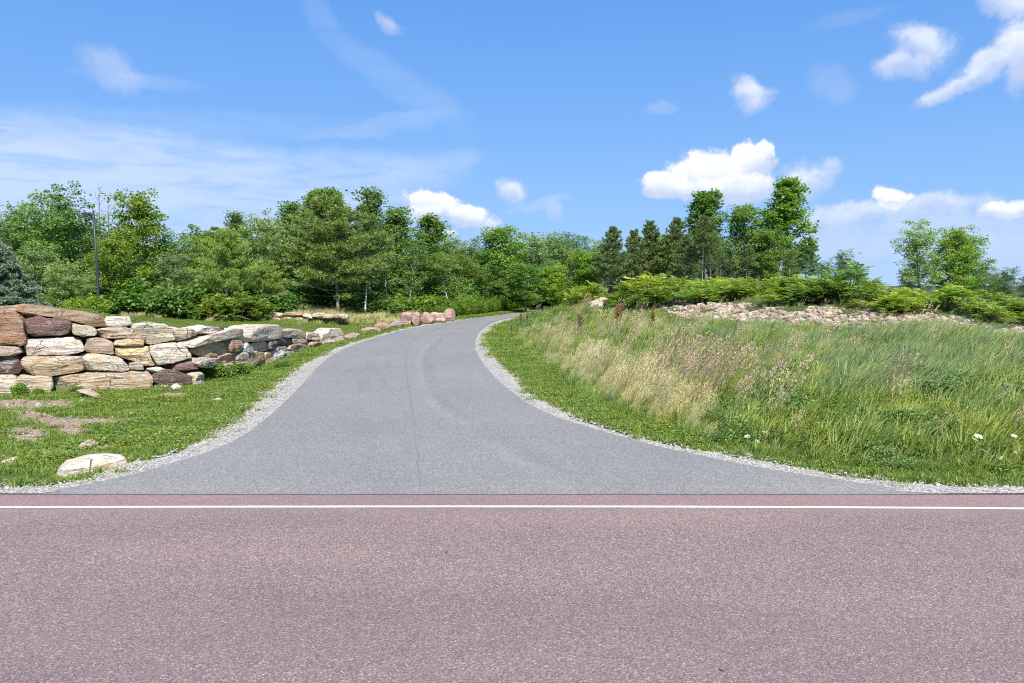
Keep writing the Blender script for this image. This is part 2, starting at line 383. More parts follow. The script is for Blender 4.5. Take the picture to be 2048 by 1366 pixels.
def mat_ground():
    m, n, b = newmat('turf_soil'); P = pos(n)
    a = n.new('ShaderNodeAttribute'); a.attribute_name = 'bare'; r = n.new('ShaderNodeAttribute'); r.attribute_name = 'rubble'
    w = n.new('ShaderNodeAttribute'); w.attribute_name = 'wild'
    g = n.ramp(n.noise(P, 9, 5, .7), [(.3, (.035, .065, .012)), (.5, (.07, .13, .02)), (.7, (.11, .17, .03))])
    g = n.mix(n.m('MULTIPLY', n.noise(P, .5, 3), .7), g, (.10, .12, .03))
    wl = n.ramp(n.noise(P, 7, 4, .7), [(.3, (.03, .045, .012)), (.7, (.09, .10, .035))]); g = n.mix(w.outputs['Fac'], g, wl)
    soil = n.ramp(n.noise(P, 14, 6, .7), [(.3, (.18, .115, .075)), (.5, (.32, .225, .155)), (.7, (.45, .345, .25))])
    bm = n.sstep(n.m('ADD', a.outputs['Fac'], n.m('MULTIPLY', n.m('SUBTRACT', n.noise(P, 5, 4, .7), .5), .9)), .45, .6)
    c = n.mix(bm, g, soil)
    rk = n.ramp(n.voro(P, 4.5, out=0), [(0, (.62, .54, .44)), (.5, (.44, .35, .27)), (.8, (.16, .12, .09))])
    c = n.mix(n.sstep(n.m('ADD', r.outputs['Fac'], n.m('MULTIPLY', n.m('SUBTRACT', n.noise(P, 2, 3), .5), .5)), .4, .6), c, rk)
    n.l.new(c, b.inputs['Base Color']); bump(n, b, n.noise(P, 22, 5, .7), .8, .04); return m
def mat_paint():
    m, n, b = newmat('white_road_paint'); P = pos(n)
    w = n.noise(P, 60, 4, .7); c = n.ramp(w, [(.28, (.40, .36, .36)), (.46, (.56, .55, .53)), (.7, (.66, .65, .64))])
    n.l.new(c, b.inputs['Base Color']); b.inputs['Roughness'].default_value = .6; return m
def mat_rock():
    m, n, b = newmat('layered_limestone')
    tc = n.new('ShaderNodeTexCoord'); oi = n.new('ShaderNodeObjectInfo'); g = pos(n)
    off = n.new('ShaderNodeVectorMath'); off.operation = 'ADD'; n.l.new(g, off.inputs[0])
    cb = n.new('ShaderNodeCombineXYZ'); n.set(cb.inputs[0], n.m('MULTIPLY', oi.outputs['Random'], 37.0)); n.set(cb.inputs[2], n.m('MULTIPLY', oi.outputs['Random'], 91.0)); n.l.new(cb.outputs[0], off.inputs[1])
    P = off.outputs[0]
    base = oi.outputs['Color']
    strat = n.noise(n.scalev(P, (.8, .8, 7)), 2.2, 6, .65, .4)
    blot = n.noise(P, 2.4, 5, .65); spk = n.noise(P, 17, 5, .75)
    c = n.mix(n.sstep(strat, .35, .62), n.mix(1, base, (.74, .66, .57), 'MULTIPLY'), n.mix(1, base, (1.06, 1.06, 1.05), 'MULTIPLY'))
    c = n.mix(n.m('MULTIPLY', n.sstep(blot, .5, .66), .65), c, n.mix(1, base, (.92, .68, .42), 'MULTIPLY'))
    c = n.mix(n.m('MULTIPLY', n.sstep(n.noise(P, 3.1, 4, .6, out=0), .52, .66), .40), c, (.52, .50, .47))
    c = n.mix(n.m('MULTIPLY', n.sstep(spk, .53, .64), .6), c, n.mix(1, base, (.28, .24, .22), 'MULTIPLY'))
    crk = n.voro(n.scalev(P, (1, 1, 2.6)), 2.6, 'DISTANCE_TO_EDGE'); wc = n.sstep(crk, .035, .0)
    wc = n.m('MULTIPLY', wc, n.sstep(n.noise(P, 1.6, 3), .45, .6))
    c = n.mix(n.m('MULTIPLY', wc, .7), c, (.07, .055, .045))
    n.l.new(c, b.inputs['Base Color']); b.inputs['Roughness'].default_value = .88
    h = n.m('ADD', n.m('MULTIPLY', strat, 1.3), n.m('ADD', n.m('MULTIPLY', spk, .35), n.m('MULTIPLY', wc, -.5)))
    bump(n, b, h, .9, .075); return m
def leaf_mat(name, col, var=.35, trans=.48, hue=(1.25, 1.0, .5), rough=.5, spec=.35):
    m, n, b = newmat(name)
    g = n.new('ShaderNodeNewGeometry'); oi = n.new('ShaderNodeObjectInfo')
    r = g.outputs['Random Per Island']
    P = g.outputs['Position']
    dark = tuple(v * (1 - var) for v in col); lite = tuple(v * (1 + var) * h for v, h in zip(col, (1.12, 1.05, .9)))
    c = n.mix(r, dark, lite)
    yl = tuple(v * h for v, h in zip(col, hue))
    c = n.mix(n.m('MULTIPLY', n.sstep(n.noise(P, .9, 2), .45, .7), .45), c, yl)
    c = n.mix(1, c, oi.outputs['Color'], 'MULTIPLY')
    rr = n.m('MULTIPLY_ADD', oi.outputs['Random'], .36, .82)
    cc = n.new('ShaderNodeCombineColor'); n.set(cc.inputs[0], rr); n.set(cc.inputs[1], n.m('MULTIPLY_ADD', oi.outputs['Random'], .22, .89)); n.set(cc.inputs[2], .95)
    c = n.mix(1, c, cc.outputs[0], 'MULTIPLY')
    n.l.new(c, b.inputs['Base Color']); b.inputs['Roughness'].default_value = rough; b.inputs['Specular IOR Level'].default_value = spec
    t = n.new('ShaderNodeBsdfTranslucent'); n.l.new(n.mix(1, c, (1.15, 1.35, .55), 'MULTIPLY'), t.inputs[0])
    mx = n.new('ShaderNodeMixShader'); mx.inputs[0].default_value = trans
    n.l.new(b.outputs[0], mx.inputs[1]); n.l.new(t.outputs[0], mx.inputs[2]); n.l.new(mx.outputs[0], n.n['Material Output'].inputs[0])
    return m
def mat_bark(name, a, c2, birch=False):
    m, n, b = newmat(name); P = pos(n)
    st = n.noise(n.scalev(P, (1, 1, .25)), 14, 4, .7)
    c = n.ramp(st, [(.3, a), (.7, c2)])
    if birch:
        bd = n.noise(n.scalev(P, (.6, .6, 6)), 3.5, 3, .6); c = n.mix(n.sstep(bd, .58, .66), c, (.06, .05, .045))
    n.l.new(c, b.inputs['Base Color']); bump(n, b, st, .8, .03); return m
def plain(name, col, rough=.6, metal=0.0, nz=.12):
    m, n, b = newmat(name); P = pos(n)
    c = n.mix(n.noise(P, 6, 4), tuple(v * (1 - nz) for v in col), tuple(v * (1 + nz) for v in col))
    n.l.new(c, b.inputs['Base Color']); b.inputs['Roughness'].default_value = rough; b.inputs['Metallic'].default_value = metal; return m
M = dict(red=mat_red_asphalt(), drive=mat_drive(), gravel=mat_gravel(), ground=mat_ground(), paint=mat_paint(), rock=mat_rock(),
    bark=mat_bark('grey_bark', (.10, .085, .07), (.30, .27, .23)), dbark=mat_bark('dark_bark', (.045, .038, .03), (.15, .125, .10)),
    birch=mat_bark('birch_bark', (.42, .40, .36), (.62, .60, .56), True), stem=plain('brown_stem', (.10, .065, .035)),
    pole=plain('dark_grey_metal', (.05, .053, .058), .5, .3), lens=plain('lamp_glass', (.5, .52, .5), .3),
    base=plain('concrete', (.35, .34, .32)),
    maple=leaf_mat('maple_leaves', (.205, .330, .078)), ash=leaf_mat('ash_leaves', (.20, .305, .10), .5, hue=(1.3, 1.15, 1.0)),
    pale=leaf_mat('pale_underside_leaves', (.27, .35, .18), .6, hue=(1.3, 1.2, 1.3)),
    poplar=leaf_mat('poplar_leaves', (.175, .275, .10), .45), pine=leaf_mat('pine_needles', (.225, .345, .10), .35, .2),
    spruce=leaf_mat('blue_spruce_needles', (.175, .26, .205), .35, .12, hue=(1, 1.1, 1.3)), cedar=leaf_mat('cedar_foliage', (.145, .215, .085), .45, .2, hue=(1.15, 1.05, .9)),
    sumac=leaf_mat('sumac_leaves', (.245, .345, .075), .4, .35), bush=leaf_mat('bush_leaves', (.17, .28, .075), .45),
    grass=leaf_mat('lawn_grass', (.185, .275, .060), .4, .3, hue=(1.4, 1.05, .5)), tgreen=leaf_mat('tall_green_grass', (.275, .36, .105), .4, .3, hue=(1.5, 1.1, .6)),
    tblue=leaf_mat('blue_green_grass', (.255, .335, .150), .35, .3, hue=(1.1, 1.1, .9)), tan=leaf_mat('straw_seedheads', (.56, .51, .33), .3, .25, hue=(1.1, 1.0, .8)),
    purp=leaf_mat('purple_seedheads', (.44, .34, .27), .3, .2, hue=(1, .95, .9)), weed=leaf_mat('broad_weed_leaves', (.145, .25, .085), .45, .25),
    gold=leaf_mat('goldenrod_leaves', (.150, .245, .035), .4, .35), rust=leaf_mat('rusty_seedheads', (.20, .095, .045), .4, .1, hue=(1.2, 1, .9)),
    white=leaf_mat('white_petals', (.75, .75, .68), .08, .3, hue=(1, 1, .97)), yellow=leaf_mat('yellow_petals', (.65, .45, .03), .2, .2, hue=(1, .9, .8)))

# ------------------------------------------------------------------ the ground and the roads
BARE = [(37, 809, 60, 9), (122, 811, 40, 11), (61, 833, 48, 13), (134, 847, 60, 11), (200, 843, 70, 7), (50, 868, 36, 15), (146, 865, 30, 9), (98, 901, 34, 5), (8, 923, 18, 8),
        (262, 868, 14, 5), (212, 895, 14, 4), (345, 790, 30, 5), (238, 968, 40, 4), (170, 968, 30, 4), (1480, 902, 14, 3), (-80, 840, 90, 16)]
def bareness(X, Y):
    px, py = proj(X, Y, zb(Y)); r = np.zeros(X.shape)
    for (a, b_, c, d) in BARE:
        r = np.maximum(r, 1.15 - .62 * np.hypot((px - a) / c, (py - b_) / d))
    return np.where((Y > 9) & (r > 0), r, 0) * (Y < 22)
def spaced(a, b, st, far, grow=1.18):
    c = list(np.arange(a, b + 1e-6, st)); d = st
    while c[-1] < far[1]: d *= grow; c.append(c[-1] + d)
    d = st
    while c[0] > far[0]: d *= grow; c.insert(0, c[0] - d)
    return np.array(c)
gx = spaced(-17, 27, .3, (-900, 900)); gy = spaced(8.35, 54, .3, (-500, 1500))
GX, GY = np.meshgrid(gx, gy); GZ = height(GX, GY)
og = ongravel(GX, GY)
GZ = GZ - .03 * og; GZ = np.where(GY < ROAD_Y + .06, -.06, GZ)
nx, ny = len(gx), len(gy)
i = (np.arange(ny - 1)[:, None] * nx + np.arange(nx - 1)[None, :]).ravel()
sB = bank_s(GX, GY); kB = 1 + 1.25 * ss(GY, 20, 33); SE = sB * kB
pxg, pyg = proj(GX, GY, GZ)
def rubble_mask(X, Y, se):
    px, _ = proj(X, Y, np.full(X.shape, 1.3))
    lo = 12.6 - 2.4 * ss(X, 9, 17) + 1.2 * (fbm(X, Y, .3, 21) - .5) * 2
    hi = 16.6 + 1.6 * (fbm(X, Y, .35, 22) - .5) * 2
    return ss(se, lo - .5, lo + .5) * (1 - ss(se, hi - .6, hi + .6)) * ss(px, 1290, 1420) * ss(fbm(X, Y, .8, 23), .22, .38)
me = mk_mesh('ground', np.stack([GX, GY, GZ], -1).reshape(-1, 3), np.stack([i, i + 1, i + nx + 1, i + nx], 1), smooth=True,
             attrs=dict(bare=bareness(GX, GY).ravel(), rubble=rubble_mask(GX, GY, SE).ravel(), wild=np.clip(ss(sB, 0, 1).ravel() + ss(GY, 36, 44).ravel(), 0, 1)))
tag(mk_obj('ground', me, M['ground']), kind='structure')

def line_y(x):                       # the painted line and the seam follow a very slight bend of the road
    return -0.0022 * x * x * (x > 0) * .6
rx = np.r_[np.arange(-40, 40.1, .5)]; rx = np.r_[-900, -300, -100, rx, 100, 300, 900]
ry = np.r_[-7, -3, 0, 2, 4, 6, 7.5, 8.3, ROAD_Y]
RX, RY = np.meshgrid(rx, ry); i = (np.arange(len(ry) - 1)[:, None] * len(rx) + np.arange(len(rx) - 1)[None, :]).ravel()
mo = tag(mk_obj('road', mk_mesh('road', np.stack([RX, RY, np.zeros_like(RX)], -1).reshape(-1, 3), np.stack([i, i + 1, i + len(rx) + 1, i + len(rx)], 1)), M['red']), kind='structure')
b = MB()
y0 = float(gnd(1024, 1013.5)[1])
lx = np.arange(-60, 60.1, .4); ly = y0 - 0.0012 * (lx - .0) ** 2 * (np.abs(lx) < 20) * np.where(lx > 0, 1.9, .75) - np.where(np.abs(lx) >= 20, .0012 * 400 * np.where(lx > 0, 1.9, .75), 0)
jit = rng.normal(0, .002, (2, len(lx)))
V = np.concatenate([np.stack([lx, ly - .038 + jit[0], np.full(len(lx), .004)], 1), np.stack([lx, ly + .038 + jit[1], np.full(len(lx), .004)], 1)])
k = np.arange(len(lx) - 1); b.add(V, np.stack([k, k + 1, k + len(lx) + 1, k + len(lx)], 1))
tag(mk_obj('edge_line', b.mesh('edge_line'), M['paint']), 'solid white painted edge line running along the near road', 'road marking')

def strip(A, B, n, m, z, jitA=0, jitB=0, seed=0, lane=False):
    def rs(P):
        d = np.r_[0, np.cumsum(np.linalg.norm(np.diff(P, axis=0), axis=1))]; t = np.linspace(0, d[-1], n)
        return np.stack([np.interp(t, d, P[:, 0]), np.interp(t, d, P[:, 1])], 1)
    a, c = (A if len(A) == n else rs(A)), (B if len(B) == n else rs(B))
    r = np.random.default_rng(seed)
    w = np.linspace(0, 1, m)[None, :, None]
    if jitA: a = a + (np.stack([vnoise(a[:, 0], a[:, 1], 2.2, seed), vnoise(a[:, 0], a[:, 1], 2.2, seed + 5)], 1) - .5) * jitA
    if jitB: c = c + (np.stack([vnoise(c[:, 0], c[:, 1], 2.2, seed), vnoise(c[:, 0], c[:, 1], 2.2, seed + 5)], 1) - .5) * jitB
    P = a[:, None, :] * (1 - w) + c[:, None, :] * w
    Z = zb(P[..., 1]) + z
    V = np.concatenate([P, Z[..., None]], -1).reshape(-1, 3)
    k = (np.arange(n - 1)[:, None] * m + np.arange(m - 1)[None, :]).ravel()
    return V, np.stack([k, k + m, k + m + 1, k + 1], 1), np.broadcast_to(w[..., 0], (n, m)).ravel()
def match(P, yrow):                     # points on P nearest in arc so both edges advance together
    return P
V, Q, w = strip(ASPH_L, ASPH_R, 260, 24, .036, .03, .03, 3)
V[:, 2] -= .028 * (1 - ss(V[:, 1], ROAD_Y + .02, ROAD_Y + .5))
V[:24, 1] -= .03 * rng.uniform(0, 1, 24)
# skirt for the lip of the mat
me = mk_mesh('driveway', V, Q, attrs=dict(lane=w))
tag(mk_obj('driveway', me, M['drive']), kind='structure')
SEAM = resample(chaikin(gl([(836, 988), (838, 940), (833, 880), (824, 815), (813, 750), (810, 708), (822, 684), (852, 666), (905, 650)])), .12)
w_ = .004 + .014 * vnoise(SEAM[:, 0], SEAM[:, 1], 1.3, 77) ** 1.5; dS = np.gradient(SEAM, axis=0); nS = np.stack([-dS[:, 1], dS[:, 0]], 1) / np.linalg.norm(dS, axis=1)[:, None]
cS = SEAM + nS * ((vnoise(SEAM[:, 0], SEAM[:, 1], 3, 78) - .5) * .05)[:, None]; b = MB()
LS, RS = cS + nS * w_[:, None], cS - nS * w_[:, None]; zz = lambda A: (zb(A[:, 1]) + .0395 - .028 * (1 - ss(A[:, 1], ROAD_Y + .02, ROAD_Y + .5)))[:, None]
k = np.arange(len(SEAM) - 1); k = k[fbm(SEAM[:-1, 0], SEAM[:-1, 1], .9, 79) > .22]
b.add(np.concatenate([np.hstack([LS, zz(LS)]), np.hstack([RS, zz(RS)])]), np.stack([k, k + 1, k + len(SEAM) + 1, k + len(SEAM)], 1))
tag(mk_obj('driveway_seam', b.mesh('driveway_seam'), plain('paving_seam', (.17, .17, .172), .9)), kind='structure')
b = MB()
n_ = 260
for e, sg in ((0, 1), (23, -1)):
    T = V.reshape(n_, 24, 3)[:, e]; Bm = T.copy(); Bm[:, 2] -= .05
    k = np.arange(n_ - 1); b.add(np.concatenate([T, Bm]), np.stack([k, k + 1, k + n_ + 1, k + n_], 1))
T = V.reshape(n_, 24, 3)[0]; Bm = T.copy(); Bm[:, 2] -= .05; k = np.arange(23); b.add(np.concatenate([T, Bm]), np.stack([k, k + 1, k + 25, k + 24], 1))
EDGE = plain('asphalt_edge', (.05, .05, .055), .9)
tag(mk_obj('driveway_edge', b.mesh('driveway_edge'), EDGE), kind='structure')
b = MB()
AL = np.concatenate([[[-90, ROAD_Y + .01], [-12, ROAD_Y + .01]], ASPH_L + 0])
AR = np.concatenate([[[90, ROAD_Y + .01], [12, ROAD_Y + .01]], ASPH_R + 0])
def near_on(P, Cs):
    out = []
    for c in Cs:
        best = None
        for j in range(len(P) - 1):
            a, bb = P[j], P[j + 1]; d = bb - a; t = np.clip(np.dot(c - a, d) / (np.dot(d, d) + 1e-9), 0, 1); q = a + t * d; l = np.linalg.norm(q - c)
            if best is None or l < best[0]: best = (l, q)
        out.append(best[1])
    return np.array(out)
for A, G_, sgn, sd_ in ((AL, GRAV_L, 1, 1), (AR, GRAV_R, -1, 2)):
    g = resample(G_, .22); g = g[np.abs(g[:, 0]) < 60]
    q = near_on(A, g); inn = q - (g - q) / (np.linalg.norm(g - q, axis=1)[:, None] + 1e-6) * .12
    inn[:, 1] = np.maximum(inn[:, 1], ROAD_Y + .0)
    V2, Q2, _ = strip(inn, g, len(g), 5, .014, 0, .34, sd_)
    b.add(V2, Q2 if sgn < 0 else Q2[:, ::-1])
tag(mk_obj('gravel_shoulder', b.mesh('gravel_shoulder'), M['gravel']), kind='structure')

# ------------------------------------------------------------------ stones
def box_sphere(nu, nv, nw, p):
    idx = {}; V = []; Q = []
    def vid(a, b_, c):
        key = (a, b_, c)
        if key not in idx: idx[key] = len(V); V.append((2 * a / nu - 1, 2 * b_ / nv - 1, 2 * c / nw - 1))
        return idx[key]
    for (n1, n2, f) in ((nu, nv, lambda i, j, s: (i, j, s * nw)), (nu, nw, lambda i, j, s: (i, s * nv, j)), (nv, nw, lambda i, j, s: (s * nu, i, j))):
        for s in (0, 1):
            for i in range(n1):
                for j in range(n2):
                    q = [vid(*f(i, j, s)), vid(*f(i + 1, j, s)), vid(*f(i + 1, j + 1, s)), vid(*f(i, j + 1, s))]
                    Q.append(q)
    V = np.array(V)
    mx = np.abs(V).max(1); pn = (np.abs(V) ** p).sum(1) ** (1 / p)
    return V * (mx / pn)[:, None], np.array(Q)
def orient(me):
    import bmesh
    bm = bmesh.new(); bm.from_mesh(me); bmesh.ops.recalc_face_normals(bm, faces=bm.faces); bm.to_mesh(me); bm.free()
def fracture(V, c, seed, amp, strat=1.0, front=False):
    """displace along the outward direction: ledges, chipped facets and grain"""
    out = np.empty_like(V)
    for k, v in enumerate(V):
        n = Vector((v - c)); L = n.length + 1e-6; n /= L
        p = Vector(v) * 1.0 + Vector((seed * 3.1, 0, seed * 1.7))
        lay = mn.noise(Vector((p.x * .5, p.y * .5, p.z * 6.0))) * strat
        ce = mn.voronoi(p * 2.1)[0]; fac = (ce[1] - ce[0])
        lay = round(lay * 3.2) / 3.2 * .75 + lay * .25
        d = lay * .95 + (fac - .35) * .6 + mn.noise(p * 1.6) * (.5 if front else 1.1) + mn.noise(p * 5.5) * .35 + mn.noise(p * 13) * .16
        out[k] = v + np.array(n) * d * amp
    rc = np.random.default_rng(seed + 5000); ext = out.max(0) - out.min(0)
    for _ in range(13):                       # broken faces: shear off whatever lies beyond a random plane
        nn = rc.normal(0, 1, 3) * [1, 1, .8]; nn[1] = -abs(nn[1]) if rc.uniform() < .75 else nn[1]; q = (out - c) / (ext + 1e-6); nn = np.array([nn[0] * .55, -1.0, nn[2] * .55 + .1]) if front else nn; nn /= np.linalg.norm(nn)
        h = q @ nn; lim = h.max() - rc.uniform(.01, .07); m = h > lim
        q[m] -= (h[m] - lim)[:, None] * nn * .92; out = q * ext + c
    return out
def stone_from_outline(name, top, bot, dfun, nrm, thick, color, seed, parent=None, crop=None, p=7.0, res=1.0, amp=.06, set_back=0.0, label=None, strat=1.0, grow=1.02):
    """top / bot: pixel polylines of the photographed outline; dfun: distance of that pixel column"""
    if crop: ox, oy, s = crop; top = [(ox + a / s, oy + b_ / s) for a, b_ in top]; bot = [(ox + a / s, oy + b_ / s) for a, b_ in bot]
    tx, ty = zip(*top); bx, by = zip(*bot); u0 = min(tx[0], bx[0]); u1 = max(tx[-1], bx[-1])
    w = (u1 - u0); h = (np.mean(by) - np.mean(ty))
    nu = int(np.clip(w / 2.2 * res, 10, 64)); nv = int(np.clip(h / 2.2 * res, 8, 30)); nw = 9
    B, Q = box_sphere(nu, nv, nw, p)
    V = []
    for s_, t_, r_ in B:
        px = u0 + (s_ * .5 * grow + .5) * (u1 - u0); yt = np.interp(px, tx, ty); yb = np.interp(px, bx, by)
        py = yb + (yt - yb) * (t_ * .5 * grow + .5)
        d = dfun(px); P = at(px, py, d); N_ = nrm(px)
        V.append(P + np.append(N_, 0) * ((r_ - 1) * thick / 2 - set_back))
    V = np.array(V); V = fracture(V, V.mean(0), seed, amp, strat, parent is not None)
    org = V.mean(0); org[2] = V[:, 2].min()
    me = mk_mesh(name, V - (org if parent is None else 0), Q); orient(me)
    me.polygons.foreach_set('use_smooth', np.full(len(me.polygons), True))
    me.set_sharp_from_angle(angle=math.radians(22))
    o = mk_obj(name, me, M['rock'], parent); o.color = (*color, 1)
    if parent is None: o.location = org
    if label: o['label'] = label
    return o
RC = dict(cream=(.64, .565, .46), white=(.68, .63, .575), tan=(.56, .455, .33), brown=(.38, .27, .18), rust=(.42, .27, .19), purple=(.23, .145, .14), pinkt=(.47, .35, .27),
          grey=(.46, .41, .33), yellow=(.60, .46, .27), bluegrey=(.46, .47, .45), dark=(.20, .14, .115), speck=(.62, .555, .455), pink=(.46, .31, .265))
C5 = (0, 590, 5.12); C6 = (350, 590, 5.12); C8 = (640, 590, 5.12); C7 = (0, 750, 4.096)
wall = empty('boulder_wall', (-9, 16, 0)); tag(wall, 'dry-stacked retaining wall of huge multicoloured boulders left of the driveway', 'stone wall')
WP3 = WALLG
def wd(px):
    return float(np.interp(px, WPX, WALLG[:, 1]))
def wn(px):
    k = int(np.clip(np.searchsorted(WPX, px) - 1, 0, len(WPX) - 2)); d = WALLG[k + 1] - WALLG[k]; k2 = min(k + 1, len(WPX) - 2); d2 = WALLG[k2 + 1] - WALLG[k2]
    f = (px - WPX[k]) / (WPX[k + 1] - WPX[k]); f = min(max(f, 0), 1); d = d * (1 - f) + d2 * f
    n = np.array([d[1], -d[0]]); n /= np.linalg.norm(n)
    m_ = n + np.array([.35, -.55]); return m_ / np.linalg.norm(m_)
WS = [  # crop, colour, top outline, bottom outline, set-back of the course, label
 (C5,'brown',[(-200,120),(-60,125),(150,100),(350,120),(640,155),(1020,215),(1070,275)],[(-200,160),(150,165),(210,208),(480,222),(690,262),(860,305),(960,332),(1060,325)],.10,'long thin brown capstone slab'),
 (C5,'rust',[(-250,150),(-60,150),(130,152),(185,190),(235,320),(242,430)],[(-250,525),(-60,520),(200,525)],.0,'tall rust-coloured block'),
 (C5,'pinkt',[(-250,520),(-60,518),(195,522),(210,560)],[(-250,625),(130,628),(205,600)],.03,None),
 (C5,'purple',[(205,215),(360,198),(470,238),(700,250),(738,280)],[(235,380),(330,415),(580,420),(700,398),(730,350)],.08,'big dark purple block'),
 (C5,'grey',[(728,292),(860,308),(960,330),(980,370)],[(725,380),(760,410),(850,445),(975,420)],.12,'grey-tan wedge'),
 (C5,'white',[(1052,235),(1150,225),(1340,230),(1358,260)],[(1060,335),(1290,335),(1355,305)],.22,'pale cream block on the top course'),
 (C5,'grey',[(975,350),(1100,333),(1300,335),(1365,355)],[(980,400),(1365,396)],.14,None),
 (C5,'white',[(228,470),(300,452),(560,440),(720,428),(830,460),(868,540)],[(225,570),(250,628),(640,628),(800,605),(865,575)],.05,'long white block'),
 (C5,'pinkt',[(862,450),(960,430),(1100,450),(1170,480)],[(862,595),(1000,605),(1165,612)],.07,None),
 (C5,'pinkt',[(1000,402),(1200,390),(1400,400),(1490,440)],[(1010,448),(1170,452),(1300,448),(1480,472)],.12,None),
 (C5,'tan',[(1165,447),(1300,442),(1478,465)],[(1175,525),(1340,535),(1478,530)],.10,None),
 (C5,'speck',[(1352,320),(1500,295),(1720,305),(1790,340),(1832,400)],[(1370,405),(1480,505),(1560,525),(1700,495),(1828,470)],.12,'rounded cream boulder'),
 (C5,'yellow',[(1155,545),(1300,530),(1520,538),(1560,640),(1580,700)],[(1165,615),(1260,655),(1400,695),(1470,742),(1565,730)],.05,None),
 (C5,'white',[(1540,530),(1700,500),(1840,490),(1950,540),(1980,610)],[(1545,600),(1590,695),(1640,725),(1800,700),(1965,650)],.04,'tilted white block'),
 (C5,'purple',[(-250,640),(-60,628),(100,622),(180,640),(205,700)],[(-250,815),(180,815),(202,770)],.03,None),
 (C5,'tan',[(200,645),(300,628),(600,628),(820,636),(862,700)],[(200,700),(250,795),(330,835),(500,840),(700,808),(860,775)],.03,None),
 (C5,'speck',[(822,620),(940,595),(1080,608),(1220,645),(1320,720),(1335,750)],[(850,700),(880,775),(1100,775),(1250,790),(1330,775)],.02,'cream speckled block'),
 (C5,'grey',[(1315,690),(1400,673),(1460,700),(1475,750)],[(1330,765),(1400,770),(1472,765)],.05,None),
 (C5,'speck',[(-250,840),(-60,830),(100,820),(150,840)],[(-250,1040),(-60,1040),(152,1040)],.0,None),
 (C5,'tan',[(150,840),(300,838),(520,848),(528,900)],[(155,1050),(330,1040),(524,1010)],-.03,None),
 (C5,'tan',[(525,850),(700,818),(980,782),(1300,782),(1520,788),(1558,840)],[(528,990),(800,1000),(1300,1000),(1550,960)],-.02,'very long tan block in the bottom course'),
 (C5,'dark',[(1545,790),(1700,768),(1850,783),(1990,830),(2008,880)],[(1550,870),(1650,940),(1900,940),(2005,910)],-.02,'dark brown block'),
 (C5,'speck',[(1500,750),(1650,742),(1720,765)],[(1510,795),(1600,800),(1715,790)],.05,None),
 (C6,'speck',[(0,345),(100,335),(220,345),(282,380),(288,410)],[(5,400),(35,470),(120,475),(240,440),(286,415)],.14,None),
 (C6,'white',[(280,345),(380,328),(460,335),(478,365)],[(285,400),(385,395),(475,378)],.2,None),
 (C6,'purple',[(470,338),(520,325),(549,340)],[(475,378),(545,370)],.22,'small purple stone'),
 (C6,'cream',[(80,490),(300,420),(420,388),(600,345),(700,350),(712,385)],[(85,510),(190,545),(300,512),(420,486),(600,446),(705,415)],.08,'slanting pale slab'),
 (C6,'cream',[(640,400),(700,368),(840,343),(900,315),(1080,303),(1120,350)],[(640,440),(740,486),(900,478),(1115,446)],.06,'long cream slab'),
 (C6,'tan',[(1118,370),(1300,348),(1364,380)],[(1122,436),(1240,450),(1340,446),(1364,415)],.1,None),
 (C6,'speck',[(1352,395),(1480,385),(1505,420)],[(1355,465),(1505,465)],.08,None),
 (C6,'cream',[(1490,402),(1570,385),(1592,345),(1710,343),(1738,400)],[(1495,510),(1650,492),(1735,465)],.0,'pale end block'),
 (C6,'yellow',[(180,560),(300,508),(480,475),(560,488),(578,560)],[(190,605),(330,640),(480,632),(576,600)],.05,'ochre wedge'),
 (C6,'brown',[(560,458),(690,463),(712,520)],[(570,590),(690,576),(710,545)],.06,None),
 (C6,'bluegrey',[(703,500),(760,484),(800,510),(822,560)],[(705,582),(760,598),(820,586)],.07,'round blue-grey stone'),
 (C6,'tan',[(800,495),(960,473),(1012,520)],[(820,580),(950,578),(1012,556)],.08,None),
 (C6,'purple',[(975,475),(1040,468),(1055,510)],[(1005,556),(1055,550)],.09,None),
 (C6,'purple',[(1040,470),(1190,443),(1232,465)],[(1050,520),(1200,511),(1230,492)],.1,None),
 (C6,'tan',[(1230,450),(1330,443),(1384,475)],[(1235,505),(1380,498)],.1,None),
 (C6,'pinkt',[(1180,520),(1300,498),(1394,515)],[(1185,580),(1320,590),(1390,558)],.03,None),
 (C6,'speck',[(1050,525),(1150,523),(1185,545)],[(1050,570),(1182,582)],.05,None),
 (C6,'yellow',[(738,605),(850,578),(930,588),(945,640)],[(745,720),(790,785),(938,765)],.0,None),
 (C6,'yellow',[(925,600),(980,573),(1055,640)],[(930,745),(1055,715)],-.02,None),
 (C6,'white',[(1010,570),(1100,558),(1150,600),(1172,650)],[(1055,690),(1172,685)],-.03,'white boulder'),
 (C6,'speck',[(1150,580),(1222,573),(1230,600)],[(1155,640),(1228,628)],-.02,None),
 (C6,'tan',[(1390,490),(1450,484),(1500,480)],[(1390,545),(1500,525)],.0,None),
 (C6,'grey',[(638,590),(730,573),(768,690)],[(640,770),(700,810),(768,790)],-.05,None),
 (C6,'pinkt',[(445,640),(560,600),(664,588)],[(450,700),(600,705),(662,660)],.03,None),
 (C6,'speck',[(475,712),(600,700),(615,730)],[(480,770),(614,770)],.0,None),
 (C6,'speck',[(188,650),(300,638),(430,648),(446,690)],[(200,710),(300,750),(400,755),(444,720)],.02,None),
 (C6,'purple',[(0,690),(200,678),(252,720)],[(0,772),(60,785),(252,758)],.0,None),
 (C6,'speck',[(170,800),(260,788),(322,850)],[(175,960),(320,940)],-.03,None),
 (C6,'tan',[(440,770),(560,760),(640,780)],[(440,830),(640,820)],.02,None),
]
